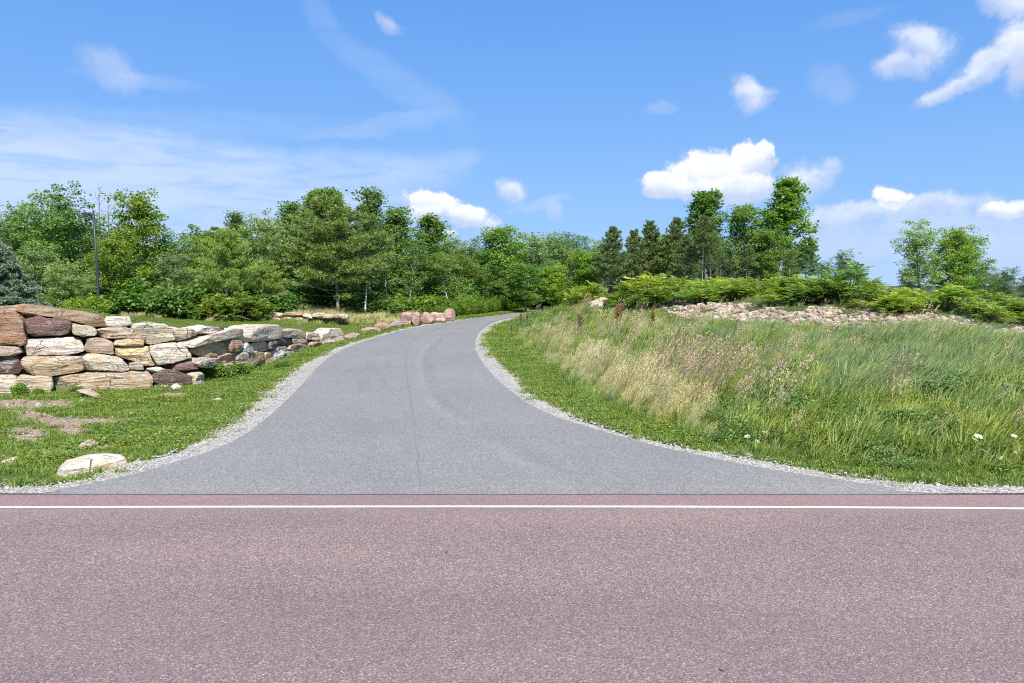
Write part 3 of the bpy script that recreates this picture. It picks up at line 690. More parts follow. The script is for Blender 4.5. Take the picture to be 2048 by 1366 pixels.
for k, (crop, colr, top, bot, sb, lb) in enumerate(WS):
    big = (top[-1][0] - top[0][0]) > 350
    stone_from_outline('boulder', top, bot, wd, wn, .95 if big else .7, tuple(v * j_ * random.uniform(.985, 1.015) for j_ in [random.uniform(.9, 1.1)] for v in RC[colr]), k + 1, wall, crop, 16.0, 1.5, .062, sb * .8 + random.uniform(-.05, .07), lb)
# the wall goes on beyond the left frame edge
for k in range(8):
    x0 = -330 + (k % 4) * 68; r_ = k // 4
    stone_from_outline('boulder', [(x0, 610 + r_ * 90), (x0 + 70, 612 + r_ * 90)], [(x0, 705 + r_ * 92), (x0 + 70, 705 + r_ * 92)], wd, wn, .9, RC[['tan', 'brown', 'cream', 'pinkt'][(k * 3) % 4]], 80 + k, wall, None, 8, .8, .06, .05)
for o in wall.children: o.matrix_parent_inverse = wall.matrix_world.inverted()
bpy.context.view_layer.update()
for o in wall.children: o.matrix_parent_inverse = wall.matrix_world.inverted()

def solo(name, crop, top, bot, col, label, cat, group=None, thick=.6, seed=1, amp=.05, p=4.5, d=None, strat=.8, dz=0):
    s = crop[2]; pb = (crop[0] + np.mean([a for a, b_ in bot]) / s, crop[1] + max(b_ for a, b_ in bot) / s - 1)
    y = d if d else None
    if y is None:
        r = rayd(*pb); r = r / r[1]; y = gnd(*pb)[1]
        for _ in range(30): y = (H1(r[0] * y, y) - CH) / r[2] if r[2] < 0 else y
    o = stone_from_outline(name, top, bot, lambda px: y, lambda px: np.array([0, -1.0]), thick, RC[col] if isinstance(col, str) else col, seed, None, crop, p, 1.5, amp, -thick * .1, None, strat)
    return tag(o, label, cat, group)
# boulders in a row beside the driveway
g = 'boulders set in a row beside the driveway'
solo('boulder', C8, [(245,410),(320,393),(388,400),(392,420)], [(248,455),(390,450)], 'pinkt', 'low flat brown stone just past the far end of the boulder wall', 'boulder', g, .6, 201, .04)
solo('boulder', C8, [(412,345),(480,328),(560,335),(598,365)], [(425,385),(500,400),(596,388)], 'pink', 'flat pinkish stone second in the row beside the driveway', 'boulder', g, .8, 202, .05)
solo('boulder', C8, [(540,310),(590,286),(660,290),(712,325)], [(545,345),(580,368),(708,362)], 'rust', 'brown wedge-shaped stone third in the row beside the driveway', 'boulder', g, .8, 203, .05)
solo('boulder', C8, [(700,310),(760,262),(830,252),(842,280)], [(705,340),(838,338)], (.40, .36, .38), 'lavender grey stone leaning against the first big pink boulder', 'boulder', g, .8, 204, .05)
solo('boulder', C8, [(795,240),(835,185),(890,178),(940,185),(965,230)], [(800,290),(850,320),(960,322)], 'pink', 'large rough pink boulder, left of the cracked one', 'boulder', g, 1.3, 205, .09)
solo('boulder', C8, [(930,185),(990,172),(1015,190),(1020,230)], [(935,270),(960,322),(1005,326),(1015,300)], 'pink', 'cracked pinkish boulder with a split running across its middle', 'boulder', g, 1.0, 206, .08)
solo('boulder', C8, [(1010,240),(1050,182),(1090,180),(1165,240)], [(1014,290),(1060,305),(1130,300),(1165,285)], 'pinkt', 'triangular brown-pink boulder with a sloping tan face', 'boulder', g, 1.1, 207, .07, 3.2)
solo('boulder', C8, [(1120,185),(1180,175),(1250,178),(1280,230)], [(1140,275),(1200,290),(1280,282)], (.56, .38, .31), 'blocky pink and tan boulder next to the tallest one', 'boulder', g, 1.1, 208, .09)
solo('boulder', C8, [(1245,185),(1290,145),(1330,136),(1368,170),(1375,220)], [(1250,262),(1300,275),(1374,268)], 'pink', 'tallest rounded pink boulder at the far end of the row', 'boulder', g, 1.3, 209, .07, 3.6)
# low row of stones on the far lawn
r_ = rayd(570, 641); r_ = r_ / r_[1]; FARROW = 34.0
for _ in range(40): FARROW = FARROW * .5 + .5 * (H1(r_[0] * FARROW, FARROW) - CH) / r_[2]
g = 'stones of the low row across the far lawn'
for k, (tp, bt, c_, lb) in enumerate([
    ([(955,190),(1010,180),(1095,185)], [(960,228),(1095,228)], 'white', 'white stone at the left end of the far low row'),
    ([(1095,182),(1200,176),(1300,186)], [(1110,222),(1300,220)], 'rust', 'orange-brown flat slab lying on top of the far low row'),
    ([(1285,188),(1340,190),(1420,230)], [(1300,222),(1415,252)], 'white', 'white stone sloping down beside the orange slab in the far row'),
    ([(950,225),(1020,222),(1085,232)], [(955,266),(1085,266)], 'tan', 'tan stone under the white one at the left end of the far row'),
    ([(1080,222),(1150,220),(1212,228)], [(1085,264),(1210,264)], 'yellow', 'ochre stone beneath the orange slab in the far row'),
    ([(1205,225),(1260,223),(1310,228)], [(1210,262),(1310,264)], 'tan', 'brown stone low down between the ochre and the sloping white stones'),
    ([(1395,190),(1450,182),(1522,188)], [(1400,228),(1520,232)], 'speck', 'speckled stone in the middle of the far row, right of the white one'),
    ([(1475,205),(1540,194),(1612,200)], [(1480,242),(1610,245)], 'tan', 'tan stone near the foot of the big pine'),
    ([(1595,198),(1640,193),(1684,200)], [(1600,240),(1684,242)], 'pinkt', 'small pinkish stone directly under the big pine trunk'),
    ([(1670,200),(1710,194),(1765,210)], [(1672,243),(1762,243)], 'speck', 'last pale stone at the right end of the far low row')]):
    solo('field_stone', C6, tp, bt, c_, lb, 'stone', g, .7, 300 + k, .05, 5, d=FARROW + (k % 3) * .12)
# loose rocks on the near lawn
def lying(name, crop, top, bot, col, label, cat, group, thick, seed, amp, tilt=0.0):
    """a slab lying on the ground: its outline is projected down on a low plane, its thickness is vertical"""
    ox, oy, s = crop; top = [(ox + a / s, oy + b_ / s) for a, b_ in top]; bot = [(ox + a / s, oy + b_ / s) for a, b_ in bot]
    tx, ty = zip(*top); bx, by = zip(*bot); u0, u1 = min(tx[0], bx[0]), max(tx[-1], bx[-1])
    B, Q = box_sphere(int(np.clip((u1 - u0) / 2, 12, 60)), 18, 8, 4.5)
    c = gnd((u0 + u1) / 2, np.mean(by)); zp = H1(*c) + thick * .45; V = []
    for s_, t_, r_ in B:
        px = u0 + (s_ * .5 + .5) * (u1 - u0); yt = np.interp(px, tx, ty); yb = np.interp(px, bx, by)
        py = yb + (yt - yb) * (t_ * .5 + .5); d = rayd(px, py); d = d / d[1]
        pt = (zp + tilt * s_ - CH) / d[2]
        P = np.array([0, 0, CH]) + d * pt; P[2] += (r_ - .55) * thick * .62 - max(0, -r_) * .05; V.append(P)
    V = np.array(V); V = fracture(V, V.mean(0) - np.array([0, 0, .3]), seed, amp, .6)
    org = V.mean(0); org[2] = V[:, 2].min(); me = mk_mesh(name, V - org, Q); orient(me)
    me.polygons.foreach_set('use_smooth', np.full(len(me.polygons), True)); me.set_sharp_from_angle(angle=math.radians(28))
    o = mk_obj(name, me, M['rock']); o.color = (*(RC[col] if isinstance(col, str) else col), 1); o.location = org
    return tag(o, label, cat, group)
lying('flat_rock', C7, [(436,790),(480,745),(560,700),(700,668),(900,650),(1000,658),(1062,690)], [(436,790),(500,805),(680,765),(860,738),(960,722),(1060,694)], (.66,.61,.53), 'large flat white slab lying at the lawn edge near the road', 'rock', None, .20, 401, .035)
g = 'small loose rocks on the left lawn'
for k, (tp, bt, c_, lb, th) in enumerate([
    ([(600,130),(640,122),(720,140),(790,185)], [(605,142),(700,165),(790,195)], 'pinkt', 'flat reddish-pink stone in the grass under the long tan block', .3),
    ([(1385,90),(1410,68),(1465,105)], [(1390,115),(1420,128),(1462,120)], 'white', 'white cornered stone in front of the dark brown block', .3),
    ([(1250,90),(1330,78),(1400,95)], [(1255,108),(1400,112)], 'cream', 'pale half-buried stone at the foot of the wall beside the white cornered one', .3),
    ([(268,245),(290,234),(312,268)], [(270,262),(310,278)], 'white', 'pale stone standing in the bare soil patch', .2),
    ([(625,585),(670,553),(740,575)], [(622,612),(735,610)], 'tan', 'tan stone in the lawn above the large flat white slab', .35),
    ([(945,210),(980,203),(1015,212)], [(948,221),(1013,222)], 'cream', 'thin pale stone lying in the middle of the lawn', .2),
    ([(640,208),(655,202),(672,218)], [(640,236),(670,236)], 'grey', 'small grey stone right of the bare soil patch', .15),
    ([(1735,205),(1770,195),(1805,205)], [(1738,217),(1800,219)], 'cream', 'small pale stone in the lawn nearest the gravel', .2),
    ([(0,705),(40,696),(90,712)], [(0,732),(88,730)], 'cream', 'pale stone in the grass at the left edge of the photo', .3),
    ([(1045,315),(1065,308),(1092,318)], [(1047,328),(1090,330)], 'speck', 'tiny speckled stone in the lawn below the thin pale one', .12)]):
    solo('loose_rock', C7, tp, bt, c_, lb, 'rock', g, th, 420 + k, .02, 3.5)
C3 = (1300, 750, 4.096)
solo('loose_rock', C3, [(778,655),(815,638),(852,662)], [(782,674),(850,676)], 'grey', 'rounded grey stone on the right verge at the foot of the weeds', 'rock', None, .3, 440, .02, 3)
solo('loose_rock', C3, [(545,606),(585,599),(628,610)], [(548,618),(626,620)], 'tan', 'flat tan stone on the right verge, left of the rounded grey one', 'rock', None, .25, 441, .015, 3)

# ------------------------------------------------------------------ scattering of uncountable ground cover
def scatter(name, protos, P, rotz, scale, idx, label=None, cat=None, tiltx=None):
    """one object whose points carry instances of the tuft meshes"""
    me = bpy.data.meshes.new(name); me.vertices.add(len(P)); me.vertices.foreach_set('co', np.asarray(P, np.float32).ravel())
    R = np.zeros((len(P), 3), np.float32); R[:, 2] = rotz
    if tiltx is not None: R[:, 0] = tiltx
    a = me.attributes.new('rot', 'FLOAT_VECTOR', 'POINT'); a.data.foreach_set('vector', R.ravel())
    a = me.attributes.new('scl', 'FLOAT', 'POINT'); a.data.foreach_set('value', np.asarray(scale, np.float32))
    a = me.attributes.new('idx', 'INT', 'POINT'); a.data.foreach_set('value', np.asarray(idx, np.int32))
    o = bpy.data.objects.new(name, me); COL.objects.link(o)
    c = bpy.data.collections.new(name + '_tufts')
    for k, p in enumerate(protos):
        p.name = '%s_tuft_%02d' % (name, k); c.objects.link(p)
    ng = bpy.data.node_groups.new(name, 'GeometryNodeTree')
    ng.interface.new_socket('Geometry', in_out='INPUT', socket_type='NodeSocketGeometry'); ng.interface.new_socket('Geometry', in_out='OUTPUT', socket_type='NodeSocketGeometry')
    nd = ng.nodes; lk = ng.links
    gi = nd.new('NodeGroupInput'); go = nd.new('NodeGroupOutput'); ip = nd.new('GeometryNodeInstanceOnPoints'); ci = nd.new('GeometryNodeCollectionInfo')
    ci.inputs['Collection'].default_value = c; ci.inputs['Separate Children'].default_value = True; ci.inputs['Reset Children'].default_value = True
    m2p = nd.new('GeometryNodeMeshToPoints')
    def at_(n_, t):
        x = nd.new('GeometryNodeInputNamedAttribute'); x.data_type = t; x.inputs['Name'].default_value = n_
        return x.outputs['Attribute']
    lk.new(gi.outputs[0], m2p.inputs[0]); lk.new(m2p.outputs[0], ip.inputs['Points']); lk.new(ci.outputs[0], ip.inputs['Instance'])
    ip.inputs['Pick Instance'].default_value = True
    lk.new(at_('idx', 'INT'), ip.inputs['Instance Index']); lk.new(at_('rot', 'FLOAT_VECTOR'), ip.inputs['Rotation']); lk.new(at_('scl', 'FLOAT'), ip.inputs['Scale'])
    lk.new(ip.outputs[0], go.inputs[0])
    md = o.modifiers.new('scatter', 'NODES'); md.node_group = ng
    tag(o, label, cat, None, 'stuff'); return o

def blades(mb, r, n, h, spread, w, bend, wind=(.25, 0), base=0.0, hv=.35):
    for _ in range(n):
        a = r.uniform(0, 6.283); q = r.uniform(0, spread) ** 1; x, y = q * math.cos(a), q * math.sin(a)
        hh = h * r.uniform(1 - hv, 1.1); a2 = a + r.normal(0, .8); bd = hh * bend * r.uniform(.3, 1.2)
        dx, dy = math.cos(a2) * bd + wind[0] * hh, math.sin(a2) * bd + wind[1] * hh
        t = np.array([0, .4, .75, 1.0]); P = np.stack([x + dx * t ** 2, y + dy * t ** 2, base + hh * (t - .12 * t * t)], 1)
        f = r.uniform(0, 3.14); ux, uy = math.cos(f), math.sin(f); ww = w * np.array([.7, 1, .65]) * r.uniform(.7, 1.2)
        L = P[:3] - np.stack([ux * ww, uy * ww, 0 * ww], 1) / 2; R = P[:3] + np.stack([ux * ww, uy * ww, 0 * ww], 1) / 2
        V = np.concatenate([L, R, P[3:]]); mb.add(V, [[0, 3, 4, 1], [1, 4, 5, 2]], [[2, 5, 6]])
def plumes(mb, r, n, h, spread, size, wind, stemw=.004):
    """grass stems with a loose seedhead"""
    for _ in range(n):
        a = r.uniform(0, 6.283); q = spread * math.sqrt(r.uniform(0, 1)); x, y = q * math.cos(a), q * math.sin(a); hh = h * r.uniform(.75, 1.15)
        dx, dy = wind[0] * hh + r.normal(0, .07), wind[1] * hh + r.normal(0, .07)
        t = np.array([0, .5, 1.0]); P = np.stack([x + dx * t ** 2, y + dy * t ** 2, hh * t], 1)
        u = np.array([stemw, 0, 0]); mb.add(np.concatenate([P - u / 2, P + u / 2]), [[0, 3, 4, 1], [1, 4, 5, 2]])
        k = 9; s = r.uniform(0, 1, k); D = P[2] - P[1]; D /= np.linalg.norm(D)
        C = P[2] + D * (s[:, None] - .25) * size + r.normal(0, size * .10, (k, 3)) * (1.1 - s[:, None])
        mb.leaves(C, D + r.normal(0, .35, (k, 3)), r.normal(0, 1, (k, 3)), size * .34, size * .10)
def proto(mb, mat, *more):
    me = mb.mesh('tuft'); o = bpy.data.objects.new('tuft', me); me.materials.append(mat)
    return o
def two_mat(mb1, m1, mb2, m2):
    n1 = sum(len(q) for q in mb1.Q) + sum(len(q) for q in mb1.T)
    A = MB(); V = np.concatenate(mb1.V + mb2.V); Q1 = np.concatenate(mb1.Q) if mb1.Q else np.zeros((0, 4), int); T1 = np.concatenate(mb1.T) if mb1.T else np.zeros((0, 3), int)
    Q2 = (np.concatenate(mb2.Q) + mb1.n) if mb2.Q else np.zeros((0, 4), int); T2 = (np.concatenate(mb2.T) + mb1.n) if mb2.T else np.zeros((0, 3), int)
    me = mk_mesh('tuft', V, np.concatenate([Q1, Q2]), np.concatenate([T1, T2]))
    me.materials.append(m1); me.materials.append(m2)
    nq1, nq2, nt1, nt2 = len(Q1), len(Q2), len(T1), len(T2)
    me.polygons.foreach_set('material_index', np.concatenate([np.zeros(nq1), np.ones(nq2), np.zeros(nt1), np.ones(nt2)]).astype(np.int32))
    return bpy.data.objects.new('tuft', me)
def lp(seed, f, mat):
    r = np.random.default_rng(seed); b = MB(); f(b, r); return proto(b, mat)
# --- mown lawn and verges
lawn_p = [lp(k, lambda b, r: blades(b, r, 34, .062, .11, .0085, .55, (.08, 0)), M['grass']) for k in range(3)]
lawn_p += [lp(5, lambda b, r: blades(b, r, 26, .12, .10, .010, .5, (.2, 0)), M['grass'])]
def clover(b, r):
    n = 46; a = r.uniform(0, 6.28, n); q = .14 * np.sqrt(r.uniform(0, 1, n)); C = np.stack([q * np.cos(a), q * np.sin(a), r.uniform(.02, .075, n)], 1)
    b.leaves(C, r.normal(0, 1, (n, 3)) * [1, 1, .3], np.array([0, 0, 1.]) + r.normal(0, .4, (n, 3)), .030, .022)
lawn_p += [lp(6, clover, M['grass'])]
WP_ = WALLG
def cand(x0, x1, y0, y1, n, r):
    return r.uniform(x0, x1, n), r.uniform(y0, y1, n)
def in_view(X, Y, m=1.5):
    return (np.abs(X) < .72 * Y + m)
r = np.random.default_rng(11)
XS, YS = [], []
for (x0, x1, y0, y1, den) in [(-13, 0, 9.0, 16, 120), (-13, 0, 16, 24, 85), (-9, 1, 24, 34, 55), (-7, 3, 34, 52, 26), (-1, 14, 9.0, 16, 120), (-3, 6, 16, 26, 100), (-3, 3, 26, 50, 50), (13, 30, 9, 11.5, 40), (-26, -13, 9, 16, 18)]:
    X, Y = cand(x0, x1, y0, y1, int((x1 - x0) * (y1 - y0) * den), r); XS.append(X); YS.append(Y)
X = np.concatenate(XS); Y = np.concatenate(YS)
X, Y = X[in_view(X, Y, 4)], Y[in_view(X, Y, 4)]
dG = np.minimum(dist_poly(X, Y, ROADL_C)[0], dist_poly(X, Y, ROADR_C)[0]); gr = ongravel(X, Y)
t, _ = behind(X, Y); sb = bank_s(X, Y)
keep = (~gr | ((dG < .26) & (fbm(X, Y, 1.3, 37) > .52) & (r.uniform(0, 1, len(X)) < .5) & ~ondrive(X, Y))) & (Y > ROAD_Y + .28) & (t < .1) & (sb < .45)
bare = bareness(X, Y) + (fbm(X, Y, 1.6, 31) - .5) * .9
keep &= (bare < .5) | (r.uniform(0, 1, len(X)) < .06)
thin = fbm(X, Y, .9, 33); keep &= (thin > .30) | (r.uniform(0, 1, len(X)) < .55)
X, Y, dG = X[keep], Y[keep], dG[keep]; Z = height(X, Y) - .028 * ongravel(X, Y) - .004
pick = fbm(X, Y, .7, 35); u = r.uniform(0, 1, len(X))
idx = np.where(pick > .55, np.where(u < .55, 4, r.integers(0, 3, len(X))), np.where(u < .07, 3, r.integers(0, 3, len(X))))
scatter('lawn_grass', lawn_p, np.stack([X, Y, Z], 1), r.uniform(0, 6.28, len(X)), r.uniform(.7, 1.35, len(X)) * (1 + .25 * (Y > 24)), idx, 'short mown green grass of the lawn and the verges', 'grass')

# --- meadow behind the wall: short grass, straw grass and goldenrod
far_p = [lp(40 + k, lambda b, r: blades(b, r, 60, .14, .32, .022, .5, (.2, 0)), M['grass']) for k in range(2)]
far_p += [lp(44 + k, lambda b, r: blades(b, r, 46, .55, .28, .020, .25, (.3, 0)), M['tan']) for k in range(2)]
far_p += [lp(46, lambda b, r: blades(b, r, 46, .5, .28, .024, .3, (.25, 0)), M['tgreen'])]
def goldenrod(b, r):
    for _ in range(26):
        a = r.uniform(0, 6.28); q = .3 * math.sqrt(r.uniform(0, 1)); x, y = q * math.cos(a), q * math.sin(a); hh = r.uniform(.55, .95); lx, ly_ = r.normal(0, .08), r.normal(0, .06)
        n = 16; s = r.uniform(.2, 1, n); a2 = r.uniform(0, 6.28, n); D = np.stack([np.cos(a2), np.sin(a2), .5 + .6 * s], 1)
        C = np.stack([x + lx * s, y + ly_ * s, hh * s], 1) + D * .045; b.leaves(C, D, np.array([0, 0, 1.]) + r.normal(0, .3, (n, 3)), .12, .028)
far_p += [lp(50 + k, goldenrod, M['gold']) for k in range(2)]
X, Y = cand(-32, 24, 15, 66, 62000, r); k_ = in_view(X, Y, 6); X, Y = X[k_], Y[k_]
t, _ = behind(X, Y); gr = ongravel(X, Y); sb = bank_s(X, Y)
lft = inpoly(X, Y, np.concatenate([GRAV_L, [[-60, 108], [-90, 9.3]]]))
keep = lft & ((t > .75) | (Y > 47)) & ~gr; X, Y = X[keep], Y[keep]; t = t[keep]
Z = height(X, Y); px, py = proj(X, Y, Z); u = r.uniform(0, 1, len(X))
nz = fbm(X, Y, .5, 41); dl = dist_poly(X, Y, ROADL_C)[0]
idx = r.integers(0, 2, len(X))
strw = (px > 575 + 60 * (nz - .5)) & (px < 1010) & (py < 649) & (Y > 24) & (dl > 1.6)
idx = np.where(strw, np.where(u < .62, 2 + (u * 100).astype(int) % 2, 4), idx)
edge_ = (Y > 36 + 3 * nz) & (px < 600); idx = np.where(edge_ & (u < .4), np.where(nz > .35, 4, 2), idx)
gold = (px > 780) & (Y > 47 - 3 * (nz - .5)) & (dl > 1.2); idx = np.where(gold, 5 + (u * 100).astype(int) % 2, idx)
keep = (Y < 42) | (u > 0.0)
scatter('meadow_grass', far_p, np.stack([X, Y, Z], 1)[keep], r.uniform(-.5, .5, keep.sum()), (r.uniform(.7, 1.3, len(X)) * np.where(strw & (dl < 3), .6, 1) * np.where((px < 720) & (Y < FARROW + .6), .42, 1))[keep], idx[keep], 'meadow grass with straw-coloured and goldenrod patches behind the boulder wall', 'grass')

# --- tall grass on the bank
W = (.42, -.03)
tp = []
for k in range(3): tp.append(lp(60 + k, lambda b, r: blades(b, r, 34, .62, .22, .016, .38, W), M['tgreen']))
for k in range(2): tp.append(lp(64 + k, lambda b, r: blades(b, r, 38, .66, .24, .015, .42, W), M['tblue']))
for k in range(3):                                    # 5-7 straw heads over green
    r1 = np.random.default_rng(70 + k); b1 = MB(); blades(b1, r1, 22, .5, .2, .010, .3, W); b2 = MB(); plumes(b2, r1, 24, .74, .2, .14, W, .005)
    tp.append(two_mat(b1, M['tgreen'], b2, M['tan']))
for k in range(2):                                    # 8-9 purple heads
    r1 = np.random.default_rng(80 + k); b1 = MB(); blades(b1, r1, 36, .58, .2, .010, .3, W); b2 = MB(); plumes(b2, r1, 8, .88, .16, .20, W, .004)
    tp.append(two_mat(b1, M['tgreen'], b2, M['purp']))
def weeds(b, r, hh=.5, n=100, L=.10):
    a = r.uniform(0, 6.28, n); q = .26 * np.sqrt(r.uniform(0, 1, n)); z = hh * r.uniform(.12, 1, n) * (1 - .8 * q)
    C = np.stack([q * np.cos(a), q * np.sin(a), z], 1); D = np.stack([np.cos(a), np.sin(a), r.normal(.2, .5, n)], 1)
    b.leaves(C, D + r.normal(0, .4, (n, 3)), np.array([0, -.2, 1.]) + r.normal(0, .45, (n, 3)), L * r.uniform(.6, 1.3, n), L * .42)
for k in range(2): tp.append(lp(90 + k, lambda b, r: weeds(b, r), M['weed']))            # 10-11
def greenweed(b, r):
    goldenrod(b, r)
for k in range(2): tp.append(lp(92 + k, lambda b, r: weeds(b, r, .42, 110, .06), M['gold']))   # 12-13 light leafy weeds
r1 = np.random.default_rng(99); b1 = MB(); blades(b1, r1, 30, .5, .2, .010, .3, W); b2 = MB(); weeds(b2, r1, .6, 22, .03); tp.append(two_mat(b1, M['tgreen'], b2, M['yellow']))   # 14 tiny yellow flowers
XS, YS = [], []
for (x0, x1, y0, y1, den) in [(0, 30, 9.8, 15, 42), (0, 30, 15, 22, 27), (-1, 30, 22, 30, 14), (-2, 26, 30, 42, 9), (-1, 20, 42, 54, 6)]:
    X, Y = cand(x0, x1, y0, y1, int((x1 - x0) * (y1 - y0) * den), r); XS.append(X); YS.append(Y)
X = np.concatenate(XS); Y = np.concatenate(YS); k_ = in_view(X, Y, 4); X, Y = X[k_], Y[k_]
s = bank_s(X, Y); se = s * (1 + 1.25 * ss(Y, 20, 33)); k_ = s > .02; X, Y, s, se = X[k_], Y[k_], s[k_], se[k_]
Z = height(X, Y); px, py = proj(X, Y, Z + .3); u = r.uniform(0, 1, len(X)); v = r.uniform(0, 1, len(X))
rub = rubble_mask(X, Y, se)
n1, n2, n3 = fbm(X, Y, .45, 51), fbm(X, Y, .6, 53), fbm(X, Y, .9, 55)
u5 = (v * 997).astype(int)
idx = u5 % 3
idx = np.where((n3 > .36) & (u < .55), 12 + u5 % 2, idx)
idx = np.where((n1 < .40) & (u < .50), 10 + u5 % 2, idx)
idx = np.where((n1 > .52) & (u < .12), 8 + u5 % 2, idx)
strawz = (px < 1420) & (s > .35) & (py > 640)
idx = np.where(strawz & (u < .55 * (n2 - .47)), 5 + u5 % 3, idx)
core = np.clip(1.2 - np.hypot((px - 1225) / 190, (py - 693 - (px - 1100) * .44) / 30), 0, 1); idx = np.where(u < core * .95, 5 + u5 % 3, idx)
purz = np.clip(1.15 - np.hypot((px - 1420) / 190, (py - 755) / 55), 0, 1); idx = np.where((u > 1 - purz * .26), 8 + u5 % 2, idx)
bl = np.clip(1.25 - np.hypot((px - 1840) / 300, (py - 705) / 80) + (n1 - .5), 0, 1); idx = np.where((v < bl * .8), 3 + u5 % 2, idx)
bl2 = np.clip(.75 - np.hypot((px - 1520) / 160, (py - 660) / 34) + (n1 - .5), 0, 1); idx = np.where((v < bl2), 3 + u5 % 2, idx)
dk = np.clip(1.2 - np.hypot((px - 1450) / 115, (py - 872) / 42), 0, 1) + np.clip(1.2 - np.hypot((px - 1780) / 95, (py - 905) / 40), 0, 1); idx = np.where(v < dk * .9, 10 + u5 % 2, idx)
lw = np.clip(1.2 - np.hypot((px - 1620) / 210, (py - 840) / 60), 0, 1); idx = np.where((v < lw * .55) & (dk < .3), 12 + u5 % 2, idx)
yl = (np.clip(1.2 - np.hypot((px - 1990) / 110, (py - 670) / 40), 0, 1) + np.clip(1 - np.hypot((px - 1560) / 70, (py - 672) / 20), 0, 1)); idx = np.where(u < yl * .4, 14, idx)
sc = r.uniform(.6, 1.15, len(X)) * .80 * (.55 + .45 * ss(s, 0, .9)) * (1 - .55 * ss(se, 9, 13))
sc *= np.where((idx >= 3) & (idx <= 4), 1.12, 1)
sc *= .62 + .8 * fbm(X, Y, .8, 57)
keep = (se < 34) & (u < 1 - .78 * rub)
rot = r.uniform(-1.1, 1.1, len(X)) + (idx > 9) * r.uniform(0, 6.28, len(X))
scatter('tall_grass', tp, np.stack([X, Y, Z - .01], 1)[keep], rot[keep], sc[keep], idx[keep], 'tall wild grass and weeds with straw and purple seedheads on the right bank', 'grass')

# --- rubble on the mound and pebbles along the gravel
def small_stone(k, seg=1):
    rr = np.random.default_rng(k); B, Q = box_sphere(3, 3, 3, 3.5); V = B * [.5, .38, .26] + rr.normal(0, .055, B.shape)
    me = mk_mesh('tuft', V, Q); orient(me); me.materials.append(M['pebble']); return bpy.data.objects.new('tuft', me)
def pm():
    m, n, b = newmat('pale_pebble'); oi = n.new('ShaderNodeObjectInfo')
    c = n.ramp(oi.outputs['Random'], [(0, (.20, .155, .11)), (.3, (.33, .27, .19)), (.6, (.42, .345, .25)), (.85, (.50, .43, .335)), (1, (.32, .23, .16))])
    c = n.mix(n.m('MULTIPLY', n.sstep(n.noise(pos(n), 9, 4), .5, .7), .4), c, (.30, .24, .18))
    n.l.new(c, b.inputs['Base Color']); return m
M['pebble'] = pm()
X, Y = cand(0, 30, 20, 46, 90000, r); s = bank_s(X, Y); se = s * (1 + 1.25 * ss(Y, 20, 33)); k_ = in_view(X, Y, 4) & (se > 9) & (se < 19); X, Y, se = X[k_], Y[k_], se[k_]
rub = rubble_mask(X, Y, se); k_ = r.uniform(0, 1, len(X)) < rub * .8; X, Y = X[k_], Y[k_]
scatter('rubble', [small_stone(k) for k in range(4)], np.stack([X, Y, height(X, Y) + .02], 1), r.uniform(0, 6.28, len(X)), .04 + .26 * r.uniform(0, 1, len(X)) ** 5, r.integers(0, 4, len(X)), 'pale limestone rubble covering the top of the bank', 'rubble', r.uniform(-.5, .5, len(X)))
def gm():
    m, n, b = newmat('grey_pebble'); oi = n.new('ShaderNodeObjectInfo')
    c = n.ramp(oi.outputs['Random'], [(0, (.22, .20, .17)), (.3, (.37, .345, .31)), (.7, (.50, .47, .43)), (1, (.40, .33, .27))]); n.l.new(c, b.inputs['Base Color']); return m
M['pebble2'] = gm()
P_ = []
for pl in (GRAV_L, GRAV_R):
    g_ = resample(pl, .05); g_ = g_[(np.abs(g_[:, 0]) < 14) & (g_[:, 1] < 46)]
    for q in range(6):
        P_.append(g_ + r.normal(0, .13, g_.shape))
q_ = r.uniform(0, 1, (9000, 2)) * [12, 7] + [-13, 9.3]; q_ = q_[bareness(q_[:, 0], q_[:, 1]) > .35]; P_.append(q_[:500]); P_ = np.concatenate(P_); k_ = ~ondrive(P_[:, 0], P_[:, 1]) & (P_[:, 1] > ROAD_Y + .02); P_ = P_[k_]
sp = [small_stone(20 + k) for k in range(3)]
for o in sp: o.data.materials.clear(); o.data.materials.append(M['pebble2'])
scatter('loose_gravel', sp, np.stack([P_[:, 0], P_[:, 1], zb(P_[:, 1]) + .012], 1), r.uniform(0, 6.28, len(P_)), r.uniform(.015, .045, len(P_)), r.integers(0, 3, len(P_)), 'loose pale gravel spilling along both edges of the driveway', 'gravel')

# ------------------------------------------------------------------ trees
def curve(p0, d0, L, n, r, wander=.15, up=0.0):
    P = [np.array(p0, float)]; d = np.array(d0, float); d /= np.linalg.norm(d)
    for _ in range(n):
        d = d + r.normal(0, wander, 3) + np.array([0, 0, up]); d /= np.linalg.norm(d); P.append(P[-1] + d * L / n)
    return np.array(P)
def clump(mb, r, c, n, rad, L, flat=.6, droop=.25, dirn=None, wl=.80):
    o = r.normal(0, 1, (n, 3)); o *= np.minimum(1, 1.5 / (np.linalg.norm(o, axis=1)[:, None] + 1e-6)) * rad * np.array([1, 1, flat]); C = c + o
    D = o / (np.linalg.norm(o, axis=1)[:, None] + 1e-6) + r.normal(0, .5, (n, 3)) + np.array([.15, 0, -droop])
    Nn = np.array([0, 0, 1.0]) + r.normal(0, .55, (n, 3)); l = L * r.uniform(.6, 1.25, n)
    mb.leaves(C, D, Nn, l, l * wl)
